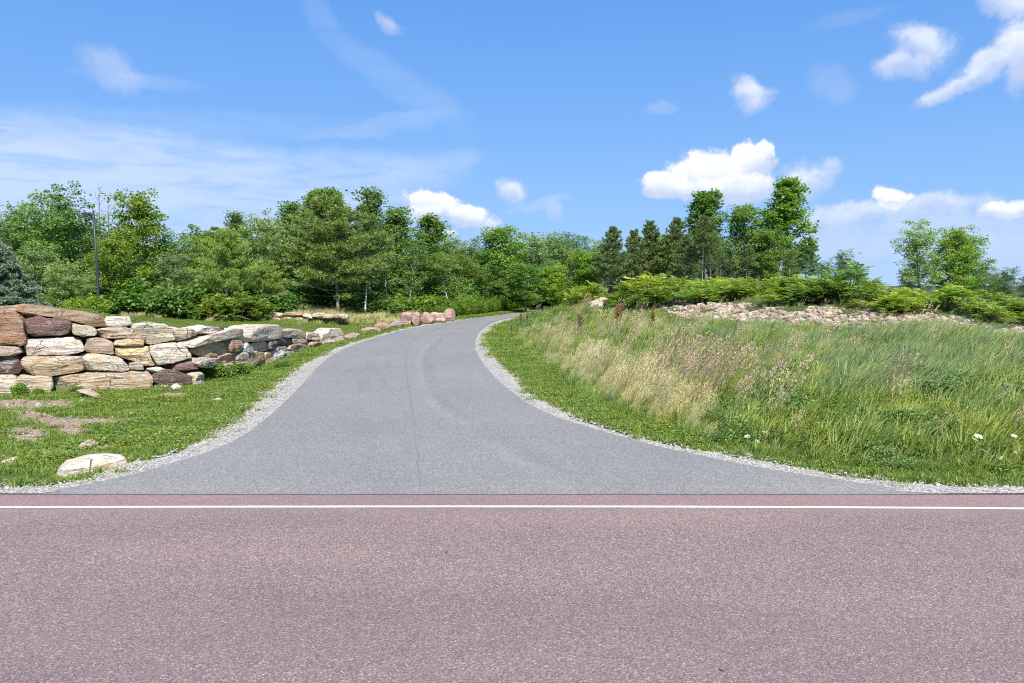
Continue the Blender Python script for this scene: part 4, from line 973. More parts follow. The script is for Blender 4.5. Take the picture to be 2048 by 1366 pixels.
def broadleaf(seed, H=9., cr=2.6, bf=.22, n1=26, n2=6, ln=26, L=.17, rad=.30, shape='oval', bare=0.0, tilt=0.0, kr=.6, trunkr=.018, up=(.35, 1.1), stems=1, flat=.62):
    r = np.random.default_rng(seed); W_, Lv = MB(), MB()
    for st in range(stems):
        base = np.array([r.normal(0, .12), r.normal(0, .12), -.15]) * (st > 0)
        base[2] = -.15
        tr = curve(base, [tilt + (r.normal(0, .12) if stems > 1 else 0), r.normal(0, .04), 1], H * .97 * (1 if st == 0 else r.uniform(.7, .95)), 10, r, .035, .03)
        R0 = H * trunkr / math.sqrt(stems); W_.tube(tr, np.linspace(1, .12, 11) ** .8 * R0, 7)
        m = n1 // stems
        for i in range(m):
            f = (i + .6) / m; t = bf + (1 - bf) * f ** .9; k = t * 10; a = int(min(k, 9)); p = tr[a] + (tr[a + 1] - tr[a]) * (k - a)
            if shape == 'oval': w = math.sin(math.pi * min(1, (.13 + .80 * f))) ** .7
            elif shape == 'cone': w = (1 - f) ** .75 * .95 + .12
            elif shape == 'column': w = .62 + .38 * math.sin(math.pi * f) - .3 * f ** 3
            else: w = .55 + .5 * math.sin(math.pi * f * .9)
            w *= r.uniform(.62, 1.12); az_ = i * 2.4 + r.normal(0, .5); e = up[0] + (up[1] - up[0]) * f + r.normal(0, .12)
            Ln = cr * w / max(.45, math.cos(e)); Ln = min(Ln, cr * 1.35)
            lb = curve(p, [math.cos(az_) * math.cos(e), math.sin(az_) * math.cos(e), math.sin(e)], Ln, 4, r, .14, .04)
            W_.tube(lb, np.linspace(1, .2, 5) * R0 * .34 * (1 - .5 * f), 4, False)
            for j in range(n2):
                q = r.uniform(.32, 1.0) if j else 1.0; kk = q * 4; a = int(min(kk, 3)); c = lb[a] + (lb[a + 1] - lb[a]) * (kk - a)
                c = c + r.normal(0, 1, 3) * [1, 1, .7] * Ln * .20 * (j > 0)
                if r.uniform() < bare: continue
                W_.tube(np.array([lb[a], c]), [R0 * .06, R0 * .03], 3, False)
                clump(Lv, r, c, max(6, int(ln * r.uniform(.5, 1.4))), rad * r.uniform(.65, 1.25), L, flat)
    return W_, Lv
def conifer(seed, H=9., cr=3., bf=.12, step=.42, per=5, L=.16, w=.03, dens=16, droop=-.05, up=.12, prof='pine', irr=.3, trunkr=.016, dead=.0, spray=.5):
    r = np.random.default_rng(seed); W_, Lv = MB(), MB()
    tr = curve([0, 0, -.15], [0, 0, 1], H, 10, r, .02, .03); R0 = H * trunkr; W_.tube(tr, np.linspace(1, .1, 11) * R0, 7)
    z = bf * H; i = 0
    while z < H * .985:
        f = (z / H - bf) / (1 - bf); k = z / H * 10; a = int(min(k, 9)); p = tr[a] + (tr[a + 1] - tr[a]) * (k - a)
        w_ = {'pine': (1 - f) ** .62 * (.62 + .5 * min(1, f * 3.0)), 'spruce': (1 - f) ** .9 * 1.0 + .04, 'cedar': (1 - f) ** .8 * (.55 + .5 * min(1, f * 2.5)) + .06}[prof]
        for j in range(per):
            az_ = i * 1.1 + j * 6.283 / per + r.normal(0, .25); Ln = cr * w_ * r.uniform(1 - irr, 1 + irr * .6)
            if Ln < .12: Ln = .12
            e = up + droop * (1 - f) + r.normal(0, .08) + (.5 * f if prof != 'spruce' else .15 * f)
            lb = curve(p, [math.cos(az_), math.sin(az_), e], Ln, 4, r, .07, .03); W_.tube(lb, np.linspace(1, .25, 5) * R0 * .22, 3, False)
            isdead = dead > 0 and f < dead and r.uniform() < .85
            if isdead: continue
            n = max(4, int(dens * Ln * (1.1)))
            for q in range(n):
                s_ = 1 - r.uniform(0, .72) ** 1.2 if q else 1; kk = s_ * 4; a2 = int(min(kk, 3)); c = lb[a2] + (lb[a2 + 1] - lb[a2]) * (kk - a2)
                side = np.array([-math.sin(az_), math.cos(az_), 0]) * r.normal(0, .30) * Ln * spray * (1.25 - s_); c = c + side + [0, 0, r.normal(0, .05)]
                m_ = 12; fw = np.array([math.cos(az_), math.sin(az_), .25]) * .8 + side
                D = fw + r.normal(0, .75, (m_, 3)) + np.array([0, 0, .15]); D /= np.linalg.norm(D, axis=1)[:, None]
                l = L * r.uniform(.7, 1.3, m_); Lv.leaves(c + D * (l * .5)[:, None], D, r.normal(0, 1, (m_, 3)), l, w)
        z += step * r.uniform(.7, 1.3) * (1 - .45 * f); i += 1
    return W_, Lv
def snag(seed, H=9., n=16):
    r = np.random.default_rng(seed); W_ = MB(); tr = curve([0, 0, -.1], [.02, 0, 1], H, 10, r, .03, .02); W_.tube(tr, np.linspace(1, .08, 11) * H * .010, 5)
    for i in range(n):
        f = .35 + .62 * i / n; k = f * 10; a = int(min(k, 9)); p = tr[a] + (tr[a + 1] - tr[a]) * (k - a); az_ = i * 2.4
        lb = curve(p, [math.cos(az_) * .6, math.sin(az_) * .6, .9], H * .16 * (1.2 - f), 4, r, .15, .03); W_.tube(lb, np.linspace(1, .2, 5) * .022, 3, False)
        for q in range(2):
            W_.tube(curve(lb[2 + q], r.normal(0, 1, 3) * [1, 1, .4] + [0, 0, .6], H * .05, 2, r, .1), [.012, .009, .005], 3, False)
    return W_
PROT = {}
def register(kind, WL, H, bark, leaf, crown='crown'):
    W_, Lv = WL; bm = W_.mesh(kind + '_trunk', True); bm.materials.append(bark)
    lm = None
    if Lv is not None: lm = Lv.mesh(kind + '_crown'); lm.materials.append(leaf)
    if Lv is not None:
        zz_ = np.concatenate(Lv.V)[:, 2]; H = float(np.percentile(zz_, 99.6))
    PROT.setdefault(kind, []).append((bm, lm, H, crown))
for k in range(3): register('maple', broadleaf(100 + k, 9, 2.6, .14, 36, 8, 42, .24, .40, 'oval'), 9, M['bark'], M['maple'])
for k in range(2): register('tall_maple', broadleaf(110 + k, 10, 2.3, .24, 40, 8, 40, .23, .36, 'cone', up=(.45, 1.2)), 10, M['bark'], M['maple'])
for k in range(3): register('ash', broadleaf(120 + k, 9.5, 2.6, .14, 34, 8, 36, .22, .42, 'wide', .08, up=(.5, 1.2), stems=1 + k % 2), 9.5, M['bark'], M['ash'])
for k in range(2): register('pale_ash', broadleaf(130 + k, 9, 2.5, .16, 32, 8, 34, .21, .38, 'oval', .10, up=(.4, 1.2)), 9, M['bark'], M['pale'])
for k in range(2): register('poplar', broadleaf(140 + k, 10.5, 1.35, .22, 36, 7, 32, .20, .30, 'column', .08, up=(.9, 1.3), trunkr=.012, flat=1.1), 10.5, M['bark'], M['poplar'])
for k in range(2): register('birch', broadleaf(150 + k, 9, 1.5, .34, 24, 6, 28, .19, .32, 'column', .15, up=(.7, 1.2), trunkr=.011), 9, M['birch'], M['poplar'])
for k in range(2): register('pine', conifer(160 + k, 9.5, 4.3, .20, .46, 6, .30, .042, 15, up=.10, prof='pine', irr=.42, dead=.10, spray=.8), 9.5, M['bark'], M['pine'])
register('spruce', conifer(170, 6.5, 2.9, .03, .26, 9, .20, .045, 26, droop=-.25, up=.05, prof='spruce', irr=.18, spray=.7), 6.5, M['dbark'], M['spruce'])
for k in range(3): register('cedar', conifer(180 + k, 8, 2.1, .12, .34, 5, .22, .045, 13, up=.30, prof='cedar', irr=.75, dead=.2, spray=1.1), 8, M['dbark'], M['cedar'])
for k in range(2): register('scraggly', conifer(190 + k, 8, 1.9, .30, .42, 5, .24, .038, 12, up=.3, prof='pine', irr=.5, dead=.42, spray=.9, trunkr=.010), 8, M['bark'], M['cedar'])
for k in range(2): PROT.setdefault('snag', []); register('snag', (snag(200 + k), None), 9, M['bark'], None)
def bushes(seed, H=1.6, cr=1.2, n=34, L=.17, ln=44, rad=.28):
    r = np.random.default_rng(seed); W_, Lv = MB(), MB()
    for i in range(n):
        a = r.uniform(0, 6.28); q = cr * math.sqrt(r.uniform(0, 1)) * .85; h = H * (1 - .55 * (q / cr) ** 2) * r.uniform(.45, 1)
        P = curve([q * .3 * math.cos(a), q * .3 * math.sin(a), -.05], [q * math.cos(a) * .8, q * math.sin(a) * .8, h], math.hypot(q * .7, h), 3, r, .08)
        W_.tube(P, [.022, .016, .011, .006], 4, False)
        for j in range(3): clump(Lv, r, P[-1 - (j > 1)] + r.normal(0, .12, 3), int(ln * r.uniform(.5, 1.2)), rad * r.uniform(.7, 1.2), L, .75)
    return W_, Lv
for k in range(3): register('bush', bushes(210 + k), 1.7, M['stem'], M['bush'], 'foliage')
for k in range(2): register('bigbush', bushes(215 + k, 3.2, 1.7, 80, .18, 44, .34), 3.4, M['stem'], M['bush'], 'foliage')
def sumac(seed, H=1.3, cr=.9, n=13, big=1.0):
    r = np.random.default_rng(seed); W_, Lv = MB(), MB()
    for i in range(n):
        a = r.uniform(0, 6.28); q = cr * math.sqrt(r.uniform(0, 1)) * .8; h = H * (1 - .4 * (q / cr) ** 2) * r.uniform(.5, .95)
        P = curve([q * .45 * math.cos(a), q * .45 * math.sin(a), -.05], [q * math.cos(a) * .6, q * math.sin(a) * .6, h], h, 3, r, .07); W_.tube(P, [.018, .014, .011, .008], 4, False)
        for j in range(11):
            az_ = j * 2.4 + r.normal(0, .3); e = r.uniform(-.1, .9); Ln = r.uniform(.34, .56) * big; s0 = P[-1] - np.array([0, 0, .25 * r.uniform(0, 1) ** 1.5 * H])
            d = np.array([math.cos(az_) * math.cos(e), math.sin(az_) * math.cos(e), math.sin(e)]); t = np.linspace(.18, 1, 8)
            rib = s0 + d * (t * Ln)[:, None] + np.array([0, 0, -.22 * Ln]) * (t ** 2)[:, None]
            sd_ = np.cross(d, [0, 0, 1.]); sd_ /= np.linalg.norm(sd_) + 1e-6
            for sg in (-1, 1):
                D = sd_ * sg + d * .45 + np.array([0, 0, -.25]) + r.normal(0, .12, (8, 3)); l = .17 * big * np.sin(np.pi * (t * .75 + .15)); D /= np.linalg.norm(D, axis=1)[:, None]
                Lv.leaves(rib + D * (l / 2)[:, None], D, np.cross(D, d) * sg * -1 + r.normal(0, .25, (8, 3)), l, .045 * big)
    return W_, Lv
for k in range(3): register('sumac', sumac(220 + k), 1.35, M['stem'], M['sumac'], 'foliage')
NAMES = dict(maple='maple_tree', tall_maple='maple_tree', ash='ash_tree', pale_ash='ash_tree', poplar='poplar_tree', birch='birch_tree', pine='pine_tree', spruce='spruce_tree', cedar='cedar_tree', scraggly='pine_tree', snag='dead_tree', bush='bush', bigbush='bush', sumac='sumac_shrub')
TR = random.Random(5)
def plant(kind, px, y, top_py=None, label=None, h=None, group=None, tint=None, wide=1.0, rz=None, sink=0.0, x=None, var=None):
    if kind == 'bush' and (h or 0 if top_py is None else 1.0 * at(px, top_py, y)[2] - H1((px - 1024) / F * y, y)) > 2.1: kind = 'bigbush'; wide *= .75
    bm, lm, H, crown = PROT[kind][TR.randrange(len(PROT[kind])) if var is None else var]
    d = rayd(px, 683); x = d[0] / d[1] * y if x is None else x
    z = H1(x, y) - sink
    if h is None: h = at(px, top_py, y)[2] - z
    s = h / H
    nm = NAMES[kind]; e = empty(nm, (x, y, z), TR.uniform(-3.1, 3.1) if rz is None else rz)
    e.scale = (s ** .75 * wide * 1.0, s ** .75 * wide * 1.0, s)
    o = mk_obj('stems' if crown == 'foliage' else 'trunk', bm, None, e)
    if lm:
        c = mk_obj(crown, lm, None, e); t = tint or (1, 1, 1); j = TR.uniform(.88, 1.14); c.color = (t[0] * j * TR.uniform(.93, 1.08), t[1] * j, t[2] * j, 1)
    if nm == 'dead_tree': cat = 'dead tree'
    else: cat = {'bush': 'bush', 'bigbush': 'bush', 'sumac': 'shrub'}.get(kind, 'tree')
    return tag(e, label, cat, group)
YG = (1.25, 1.16, .85); DK = (.75, .82, .95)
for t_ in [
 ('spruce', 2, 31.5, 466, 'blue-green spruce above the left end of the boulder wall', dict(wide=1.0)),
 ('ash', 30, 44, 410, 'loose leafy tree rising behind the blue-green spruce', {}),
 ('ash', 108, 41, 385, 'tall open-crowned tree, tallest one left of the lamp post', {}),
 ('ash', 158, 43, 374, 'dark bushy-topped tree immediately left of the lamp post head', dict(tint=(.9, .95, 1))),
 ('pale_ash', 75, 38, 490, 'lower pale-leaved tree between the spruce and the tall open-crowned tree', {}),
 ('snag', 214, 46, 362, 'bare dead tree poking above the leaves just right of the lamp post', {}),
 ('snag', 228, 47, 390, 'second bare dead top, shorter, beside the taller dead tree near the lamp post', {}),
 ('maple', 268, 43, 385, 'bright green broad maple right of the lamp post', dict(tint=YG, wide=.85)),
 ('maple', 232, 39, 480, 'rounded leafy tree directly in front of the bright maple by the lamp post', {}),
 ('pale_ash', 128, 36.5, 520, 'pale-leaved small tree left of the lamp pole, above the purple block of the wall', {}),
 ('pale_ash', 182, 37.5, 545, 'pale-leaved small tree behind the middle of the lamp pole', {}),
 ('ash', 318, 46, 455, 'dull green tree in the dip right of the bright maple', {}),
 ('pale_ash', 352, 39, 500, 'tree with whitish leaf undersides showing in the wind, between bright maple and sumac pine', {}),
 ('ash', 392, 47, 470, 'mid-green tree behind the whitish-leaved tree', {}),
 ('maple', 420, 50, 455, 'leafy tree filling the skyline left of the thin-trunked pine', dict(tint=DK)),
 ('pine', 456, 38.5, 460, 'young pine with a thin bare lower trunk standing on the lawn edge', dict(wide=.72, var=0)),
 ('poplar', 478, 52, 425, 'narrow treetop sticking up above the young pine', {}),
 ('ash', 505, 50, 440, 'leafy tree just right of the young pine', {}),
 ('pale_ash', 548, 48, 425, 'pale tree with several thin grey stems left of the big pine', {}),
 ('birch', 560, 46, 470, 'slim light-trunked tree in the gap left of the big pine', {}),
 ('poplar', 590, 51, 405, 'dark pointed treetop left of the big pine', dict(wide=1.3)),
 ('pine', 535, 41, 520, 'small pine low in front of the pale multi-stemmed tree', dict(wide=.7)),
 ('pine', 678, 42.5, 395, 'big spreading pine with a bare grey lower trunk', dict(wide=1.08, var=1)),
 ('poplar', 655, 50, 378, 'dark windblown treetop rising left behind the big pine', dict(wide=1.35)),
 ('poplar', 692, 51, 378, 'dark windblown treetop directly behind the top of the big pine', dict(wide=1.35)),
 ('poplar', 742, 50, 378, 'narrow feathery treetop bent by wind, right of the big pine', dict(wide=1.15)),
 ('birch', 731, 42.5, 440, 'white-trunked birch immediately right of the big pine', {}),
 ('snag', 768, 56, 425, 'thin bare dead tree between the feathery treetop and the poplars', {}),
 ('birch', 776, 45, 465, 'second white-trunked birch right of the big pine', {}),
 ('poplar', 795, 52, 416, 'dark upright poplar with round leaf tufts', dict(wide=1.4)),
 ('poplar', 836, 53, 432, 'dark poplar leaning at the right end of the poplar group', dict(wide=1.5)),
 ('birch', 817, 46.5, 480, 'third birch, its white trunk below the dark poplars', {}),
 ('maple', 852, 55, 470, 'yellow-green tree right below the dark poplars', dict(tint=YG, wide=.8)),
 ('snag', 868, 58, 452, 'thin dead stem rising right of the poplars', {}),
 ('birch', 900, 50, 505, 'small thin-trunked grey-green tree above the big pink boulders', dict(wide=1.5)),
 ('ash', 905, 60, 472, 'round grey-green tree behind the small thin-trunked tree', {}),
 ('ash', 945, 64, 480, 'dark tree in the gap before the large maple at the driveway bend', dict(tint=DK)),
 ('maple', 1005, 57, 453, 'large full maple where the driveway disappears', dict(wide=1.15)),
 ('maple', 965, 60, 500, 'lower leafy maple on the left flank of the large one by the driveway bend', {}),
 ('pale_ash', 1075, 60, 468, 'broad pale tree with seed clusters right of the large maple', dict(wide=1.4)),
 ('ash', 1108, 68, 465, 'dark round treetop behind the broad pale tree', dict(tint=DK)),
 ('maple', 1115, 55, 530, 'low bright maple under the broad pale tree', dict(tint=YG)),
 ('ash', 1142, 76, 470, 'first of two small dark round treetops far behind, the left one', dict(tint=DK, wide=.7)),
 ('ash', 1172, 76, 474, 'second of two small dark round treetops far behind, the right one', dict(tint=DK, wide=.7)),
 ('maple', 1172, 50, 500, 'yellow-green maple sapling at the left end of the mound', dict(tint=(1.5, 1.35, .8))),
 ('cedar', 1222, 48, 455, 'lone open conifer with a bare lower trunk right of the yellow-green maple', {}),
 ('pale_ash', 1208, 60, 478, 'pale tree behind the lone open conifer', dict(wide=.8)),
 ('cedar', 1272, 50, 460, 'leftmost of two dark pointed cedars above the big sumac clump', {}),
 ('cedar', 1303, 51, 443, 'taller of the two dark pointed cedars above the big sumac clump', {}),
 ('maple', 1326, 55, 470, 'light green leafy tree squeezed between the dark cedars', dict(tint=YG, wide=.6)),
 ('cedar', 1347, 50, 437, 'dark cedar right of the light green tree', {}),
 ('cedar', 1372, 47, 470, 'brownish dark cedar in front of the tall maple', dict(tint=(1.15, 1, .9))),
 ('tall_maple', 1410, 53, 385, 'tall maple behind the bare pine trunks on the mound', dict(wide=1.15)),
 ('scraggly', 1402, 43, 432, 'scraggly pine with a long bare trunk in front of the tall maple', {}),
 ('scraggly', 1420, 44, 470, 'second bare-trunked scraggly pine, close to the right of the first', {}),
 ('scraggly', 1380, 44.5, 490, 'low scraggly pine with dead grey branches left of the first', {}),
 ('cedar', 1450, 49, 500, 'short dark cedar right of the bare pine trunks', {}),
 ('scraggly', 1438, 46, 500, 'thin dying pine stem between the tall maple and the next maple', {}),
 ('maple', 1492, 52, 410, 'medium maple between the two tallest trees of the mound', dict(wide=.85)),
 ('scraggly', 1490, 46, 490, 'thin bare-trunked pine in front of the medium maple', {}),
 ('tall_maple', 1550, 52, 359, 'tallest maple of the mound with a pointed top', dict(wide=1.15)),
 ('maple', 1535, 50, 455, 'wide lower maple crown at the foot of the tallest maple', dict(wide=.8)),
 ('birch', 1573, 47, 500, 'pair-stemmed slim tree right under the tallest maple', {}),
 ('pine', 1607, 56, 476, 'dark green pine at the right end of the mound tree group', dict(wide=.62, tint=(.7, .85, 1.0))),
 ('ash', 1640, 60, 522, 'low dark tree right beside the dark green pine', dict(tint=DK)),
 ('ash', 1682, 60, 500, 'round dark tree, taller of the pair left of the open sky gap', dict(tint=DK, wide=.9)),
 ('ash', 1712, 61, 530, 'round dark tree nearest the open sky gap', dict(tint=DK, wide=.8)),
 ('ash', 1838, 42, 440, 'open-crowned pale tree right of the sky gap', dict(wide=1.0, var=0, tint=(1.1, 1.08, 1.2))),
 ('pale_ash', 1812, 44, 545, 'small low tree at the left foot of the open-crowned pale tree', dict(wide=1.2)),
 ('maple', 1893, 43, 456, 'middle tree of the right-hand group with a dense crown', dict(wide=.9)),
 ('maple', 1933, 44, 473, 'dense maple at the right side of the right-hand group', dict(wide=1.0)),
 ('ash', 1962, 48, 520, 'lower tree sloping away at the right of the dense maple', dict(tint=DK)),
 ('ash', 2003, 52, 535, 'far bushy tree near the right edge of the photo', dict(tint=DK)),
 ('pale_ash', 2042, 50, 552, 'low pale tree cut by the right edge of the photo', {})]:
    kind, px, y, tp_, lb, kw = t_
    plant(kind, px, y, tp_, lb, **kw)
# the wood behind them
SKY = [(-700, 440), (-200, 430), (0, 425), (60, 430), (250, 440), (330, 480), (450, 470), (560, 455), (700, 450), (850, 475), (1000, 495), (1100, 480), (1200, 495), (1300, 478), (1400, 455), (1560, 480), (1620, 520), (1700, 545)]
WR = random.Random(3)
for row, (y, off, dp) in enumerate([(54, 0, 18), (62, 28, 8), (72, 10, 10)]):
    px = -160 + off
    while px < 1600:
        jt = WR.uniform(-14, 14)
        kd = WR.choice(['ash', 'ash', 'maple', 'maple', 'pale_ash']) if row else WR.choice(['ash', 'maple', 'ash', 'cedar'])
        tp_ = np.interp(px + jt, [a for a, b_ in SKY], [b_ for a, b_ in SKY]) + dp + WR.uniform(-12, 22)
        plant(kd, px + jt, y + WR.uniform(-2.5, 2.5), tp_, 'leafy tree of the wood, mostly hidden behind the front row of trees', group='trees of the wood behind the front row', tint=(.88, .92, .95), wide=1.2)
        px += 66 if row else 58
for (px, y, tp_) in [(1990, 62, 550), (2060, 60, 556), (2110, 50, 540), (1950, 70, 556)]:
    plant('ash', px, y, tp_, 'low distant tree of the wood, at the far right', group='trees of the wood at the far right', tint=DK, wide=1.3)
for (x, y, h_) in [(-40, 40, 8), (-46, 46, 9), (-44, 34, 7), (-52, 52, 9)]:
    plant('ash', 0, y, h=h_, x=x, label='tree outside the left edge of the photo', group='trees left of the photo')
# undergrowth along the foot of the wood
g = 'bushes along the foot of the wood'
UB = random.Random(9)
k = 0
for (px, y, tp_, wd_, kd, tn, lb) in [
  (95, 36, 592, 1.0, 'bush', None, 'leafy bush right of the blue-green spruce'), (150, 37, 585, 1.0, 'bush', DK, 'dark bush left of the lamp pole base'),
  (178, 35.5, 590, 1.0, 'bush', YG, 'yellowish bush touching the lamp pole base on its left'), (222, 38, 588, 1.0, 'bush', YG, 'yellow-green bush touching the lamp pole base on its right'),
  (262, 39, 578, 1.0, 'bush', None, 'mid-green bush second right of the lamp pole'), (305, 38.5, 600, .95, 'bush', None, 'low bush above the rounded cream boulder'),
  (345, 38, 588, .95, 'sumac', None, 'left sumac of the lawn-edge clump'), (382, 38, 576, 1.0, 'sumac', None, 'tallest sumac of the lawn-edge clump'),
  (428, 37.5, 585, .9, 'sumac', None, 'sumac immediately left of the young pine trunk'), (482, 38, 582, 1.0, 'sumac', None, 'sumac immediately right of the young pine trunk'),
  (515, 38.5, 594, .85, 'sumac', (.85,.9,1), 'rightmost sumac of the lawn-edge clump'), (365, 38, 560, 1.0, 'bush', DK, 'dark bush behind the lawn-edge sumacs'),
  (560, 43, 582, 1.3, 'bush', None, 'bush behind the left end of the far low stone row'), (605, 44, 570, 1.3, 'bush', DK, 'dark bush behind the orange slab of the far row'),
  (640, 45, 588, 1.1, 'bush', DK, 'dark bush left of the big pine trunk'), (712, 45, 590, 1.2, 'bush', DK, 'dark bush right of the big pine trunk'),
  (748, 44, 592, 1.4, 'bush', None, 'rounded bush below the birch trunks'), (790, 46, 592, 1.3, 'bush', YG, 'bright bush behind the straw grass, below the dark poplars'),
  (826, 48, 588, 1.4, 'bush', YG, 'bright bush behind the large rough pink boulder'), (868, 50, 588, 1.3, 'bush', YG, 'yellow-green bush behind the blocky boulder'),
  (905, 51, 585, 1.3, 'bush', None, 'green bush behind the tallest pink boulder'), (925, 54, 560, 1.2, 'bush', None, 'taller bush left of the shaded trunks at the bend')]:
    plant(kd, px, y, tp_, lb, group=g, tint=tn, wide=wd_)
for px in range(-150, 1180, 62):
    yy = np.interp(px, [-150, 500, 700, 950, 1180], [39, 41, 46, 62, 64])
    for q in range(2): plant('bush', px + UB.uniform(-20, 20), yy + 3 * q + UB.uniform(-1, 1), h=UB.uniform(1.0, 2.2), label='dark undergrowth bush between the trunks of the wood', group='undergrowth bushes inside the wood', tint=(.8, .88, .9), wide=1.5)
# sumac thicket on the mound
g2 = 'sumac shrubs of the thicket on the mound'
for (px, y, h_, wd_, tn, lb) in [
  (1175, 44, 1.5, 1.2, YG, 'yellow-green sumac at the left tip of the mound thicket'), (1150, 47, 1.3, 1.0, None, 'small sumac left of the stone heap'),
  (1268, 34.5, 1.35, 1.35, None, 'large sumac at the left of the big clump nearest the stone heap'), (1300, 34, 1.5, 1.4, YG, 'tallest sumac in the middle of the big clump'),
  (1338, 34.5, 1.35, 1.3, None, 'large sumac at the right of the big clump'), (1285, 32.8, .9, 1.2, DK, 'low dark sumac at the front foot of the big clump'), (1322, 32.8, .9, 1.2, DK, 'low sumac, front right foot of the big clump'),
  (1690, 27.5, 1.5, 1.1, (.8, .95, .9), 'darker standing sumac in the middle of the thicket, under the round dark trees')]:
    plant('sumac', px, y, h=h_, label=lb, group=g2, tint=tn, wide=wd_)
SR = random.Random(12)
cnt = 0
for _ in range(4000):
    if cnt >= 120: break
    px = SR.uniform(1190, 2300); y = SR.uniform(21, 46); x = (px - 1024) / F * y
    s0 = float(bank_s(np.array([x]), np.array([y]))[0]); se0 = s0 * (1 + 1.25 * float(ss(np.array(y), 20, 33)))
    lo = 16.0 + .8 * (SR.random()) if px > 1380 else 12.5
    if not (lo < se0 < 27): continue
    if px < 1380 and y < 37: continue
    cnt += 1
    front = se0 < 19
    plant('sumac', px, y, h=SR.uniform(.40, .95) * (.75 if front else 1.0), label='bright green sumac shrub in the dense thicket along the top of the mound', group='sumac shrubs filling the mound thicket', tint=SR.choice([None, YG, YG, (1, 1, .9), (.85, .95, 1.1)]), wide=SR.uniform(1.2, 1.6))
# ------------------------------------------------------------------ lamp post
bx_, by_ = 199, 628
yl_ = 36.0
xl = (bx_ - 1024) / F * yl_ * 1.0; zl = H1(xl, yl_)
lpz = at(188, 421, yl_)[2] - zl
lamp = empty('lamp_post', (at(bx_, by_, yl_)[0], yl_, zl)); tag(lamp, 'tall dark grey lamp post with one box-shaped head, behind the boulder wall', 'lamp post')
b = MB(); b.tube([(0, 0, .1), (-.035, 0, lpz * .5), (-.09, 0, lpz)], [.066, .057, .047], 10); mk_obj('pole', b.mesh('pole', True), M['pole'], lamp)
b = MB(); b.tube([(0, 0, -.1), (0, 0, .25)], [.24, .24], 16); mk_obj('base', b.mesh('base'), M['base'], lamp)
def box(mb, c, s, rz=0):
    V, Q = box_sphere(1, 1, 1, 60); V = np.sign(V) * np.array(s) / 2; mb.add(V + np.array(c), Q)
b = MB(); box(b, (-.20, 0, lpz - .18), (.16, .06, .06)); box(b, (-.42, 0, lpz - .18), (.34, .28, .11)); box(b, (-.42, 0, lpz - .115), (.24, .18, .03))
h_ = b.mesh('lamp_head'); orient(h_); hd = mk_obj('lamp_head', h_, M['pole'], lamp)
b = MB(); box(b, (-.42, 0, lpz - .243), (.26, .2, .02)); h_ = b.mesh('lens'); orient(h_); mk_obj('lens', h_, M['lens'], hd)

# ------------------------------------------------------------------ small things on the bank
def seedplant(seed):
    r = np.random.default_rng(seed); W_, Lv = MB(), MB()
    for _ in range(7):
        a = r.uniform(0, 6.28); q = .13 * r.uniform(0, 1); lx, ly_ = r.normal(0, .10), r.normal(0, .10); P = np.array([[q * math.cos(a), q * math.sin(a), 0], [lx * .5, ly_ * .5, .55], [lx, ly_, 1.05 * r.uniform(.8, 1.1)]])
        W_.tube(P, [.008, .006, .004], 4, False); n = 90; s = r.uniform(.42, 1, n); C = np.stack([lx * s, ly_ * s, P[2][2] * s], 1) + r.normal(0, .035, (n, 3))
        Lv.leaves(C, r.normal(0, 1, (n, 3)) + [0, 0, 1], r.normal(0, 1, (n, 3)), .05, .035)
    return W_, Lv
sp_ = [seedplant(300), seedplant(301)]; spm = []
for W_, Lv in sp_:
    a = W_.mesh('dock_stem'); a.materials.append(M['rust']); c = Lv.mesh('dock_seed'); c.materials.append(M['rust']); spm.append((a, c))
def surf(px, py, off=0.0):
    r_ = rayd(px, py); r_ = r_ / r_[1]; y = 9.0
    while y < 70:
        z = CH + r_[2] * y
        if z < H1(r_[0] * y, y) + off: return np.array([r_[0] * y, y, H1(r_[0] * y, y)])
        y += .25
    return np.array([r_[0] * 40, 40, H1(r_[0] * 40, 40)])
for k, (px, py, s_, lb) in enumerate([(1236, 655, 1.25, 'largest rusty brown dock plant on the bank, in front of the stone heap'), (1160, 660, .95, 'rusty brown dock plant left of the largest one'), (1042, 643, .7, 'leftmost rusty dock plant beside the driveway bend'),
     (1054, 643, .65, 'small rusty dock plant just right of the leftmost one'), (1306, 645, .75, 'thin rusty dock plant below the big sumac clump'), (1110, 632, .6, 'small rusty dock plant high on the left part of the bank'), (1023, 665, .6, 'short rusty dock stem at the edge of the mown verge')]):
    p = surf(px, py, .25); e = empty('dock_plant', tuple(p + [0, 0, .12]), k * 1.3); e.scale = (s_ * .70,) * 3; tag(e, lb, 'plant', 'rusty dock plants on the bank')
    mk_obj('stem', spm[k % 2][0], None, e); mk_obj('seedhead', spm[k % 2][1], None, e)
def flower(seed, rad, flat):
    r = np.random.default_rng(seed); b = MB(); n = 50; a = r.uniform(0, 6.28, n); q = rad * np.sqrt(r.uniform(0, 1, n)); C = np.stack([q * np.cos(a), q * np.sin(a), flat * (1 - (q / rad) ** 2)], 1)
    b.leaves(C, np.stack([np.cos(a), np.sin(a), 0 * a], 1), np.array([0, 0, 1.]) + r.normal(0, .3, (n, 3)), rad * .5, rad * .4); return b
fm = [flower(1, .055, .015), flower(2, .045, .02)]; fm = [f.mesh('blossom') for f in fm]; [f.materials.append(M['white']) for f in fm]
b = MB(); b.tube([(0, 0, -.55), (.02, .01, -.25), (0, 0, 0)], [.005, .004, .003], 4, False); fst = b.mesh('flower_stem'); fst.materials.append(M['tgreen'])
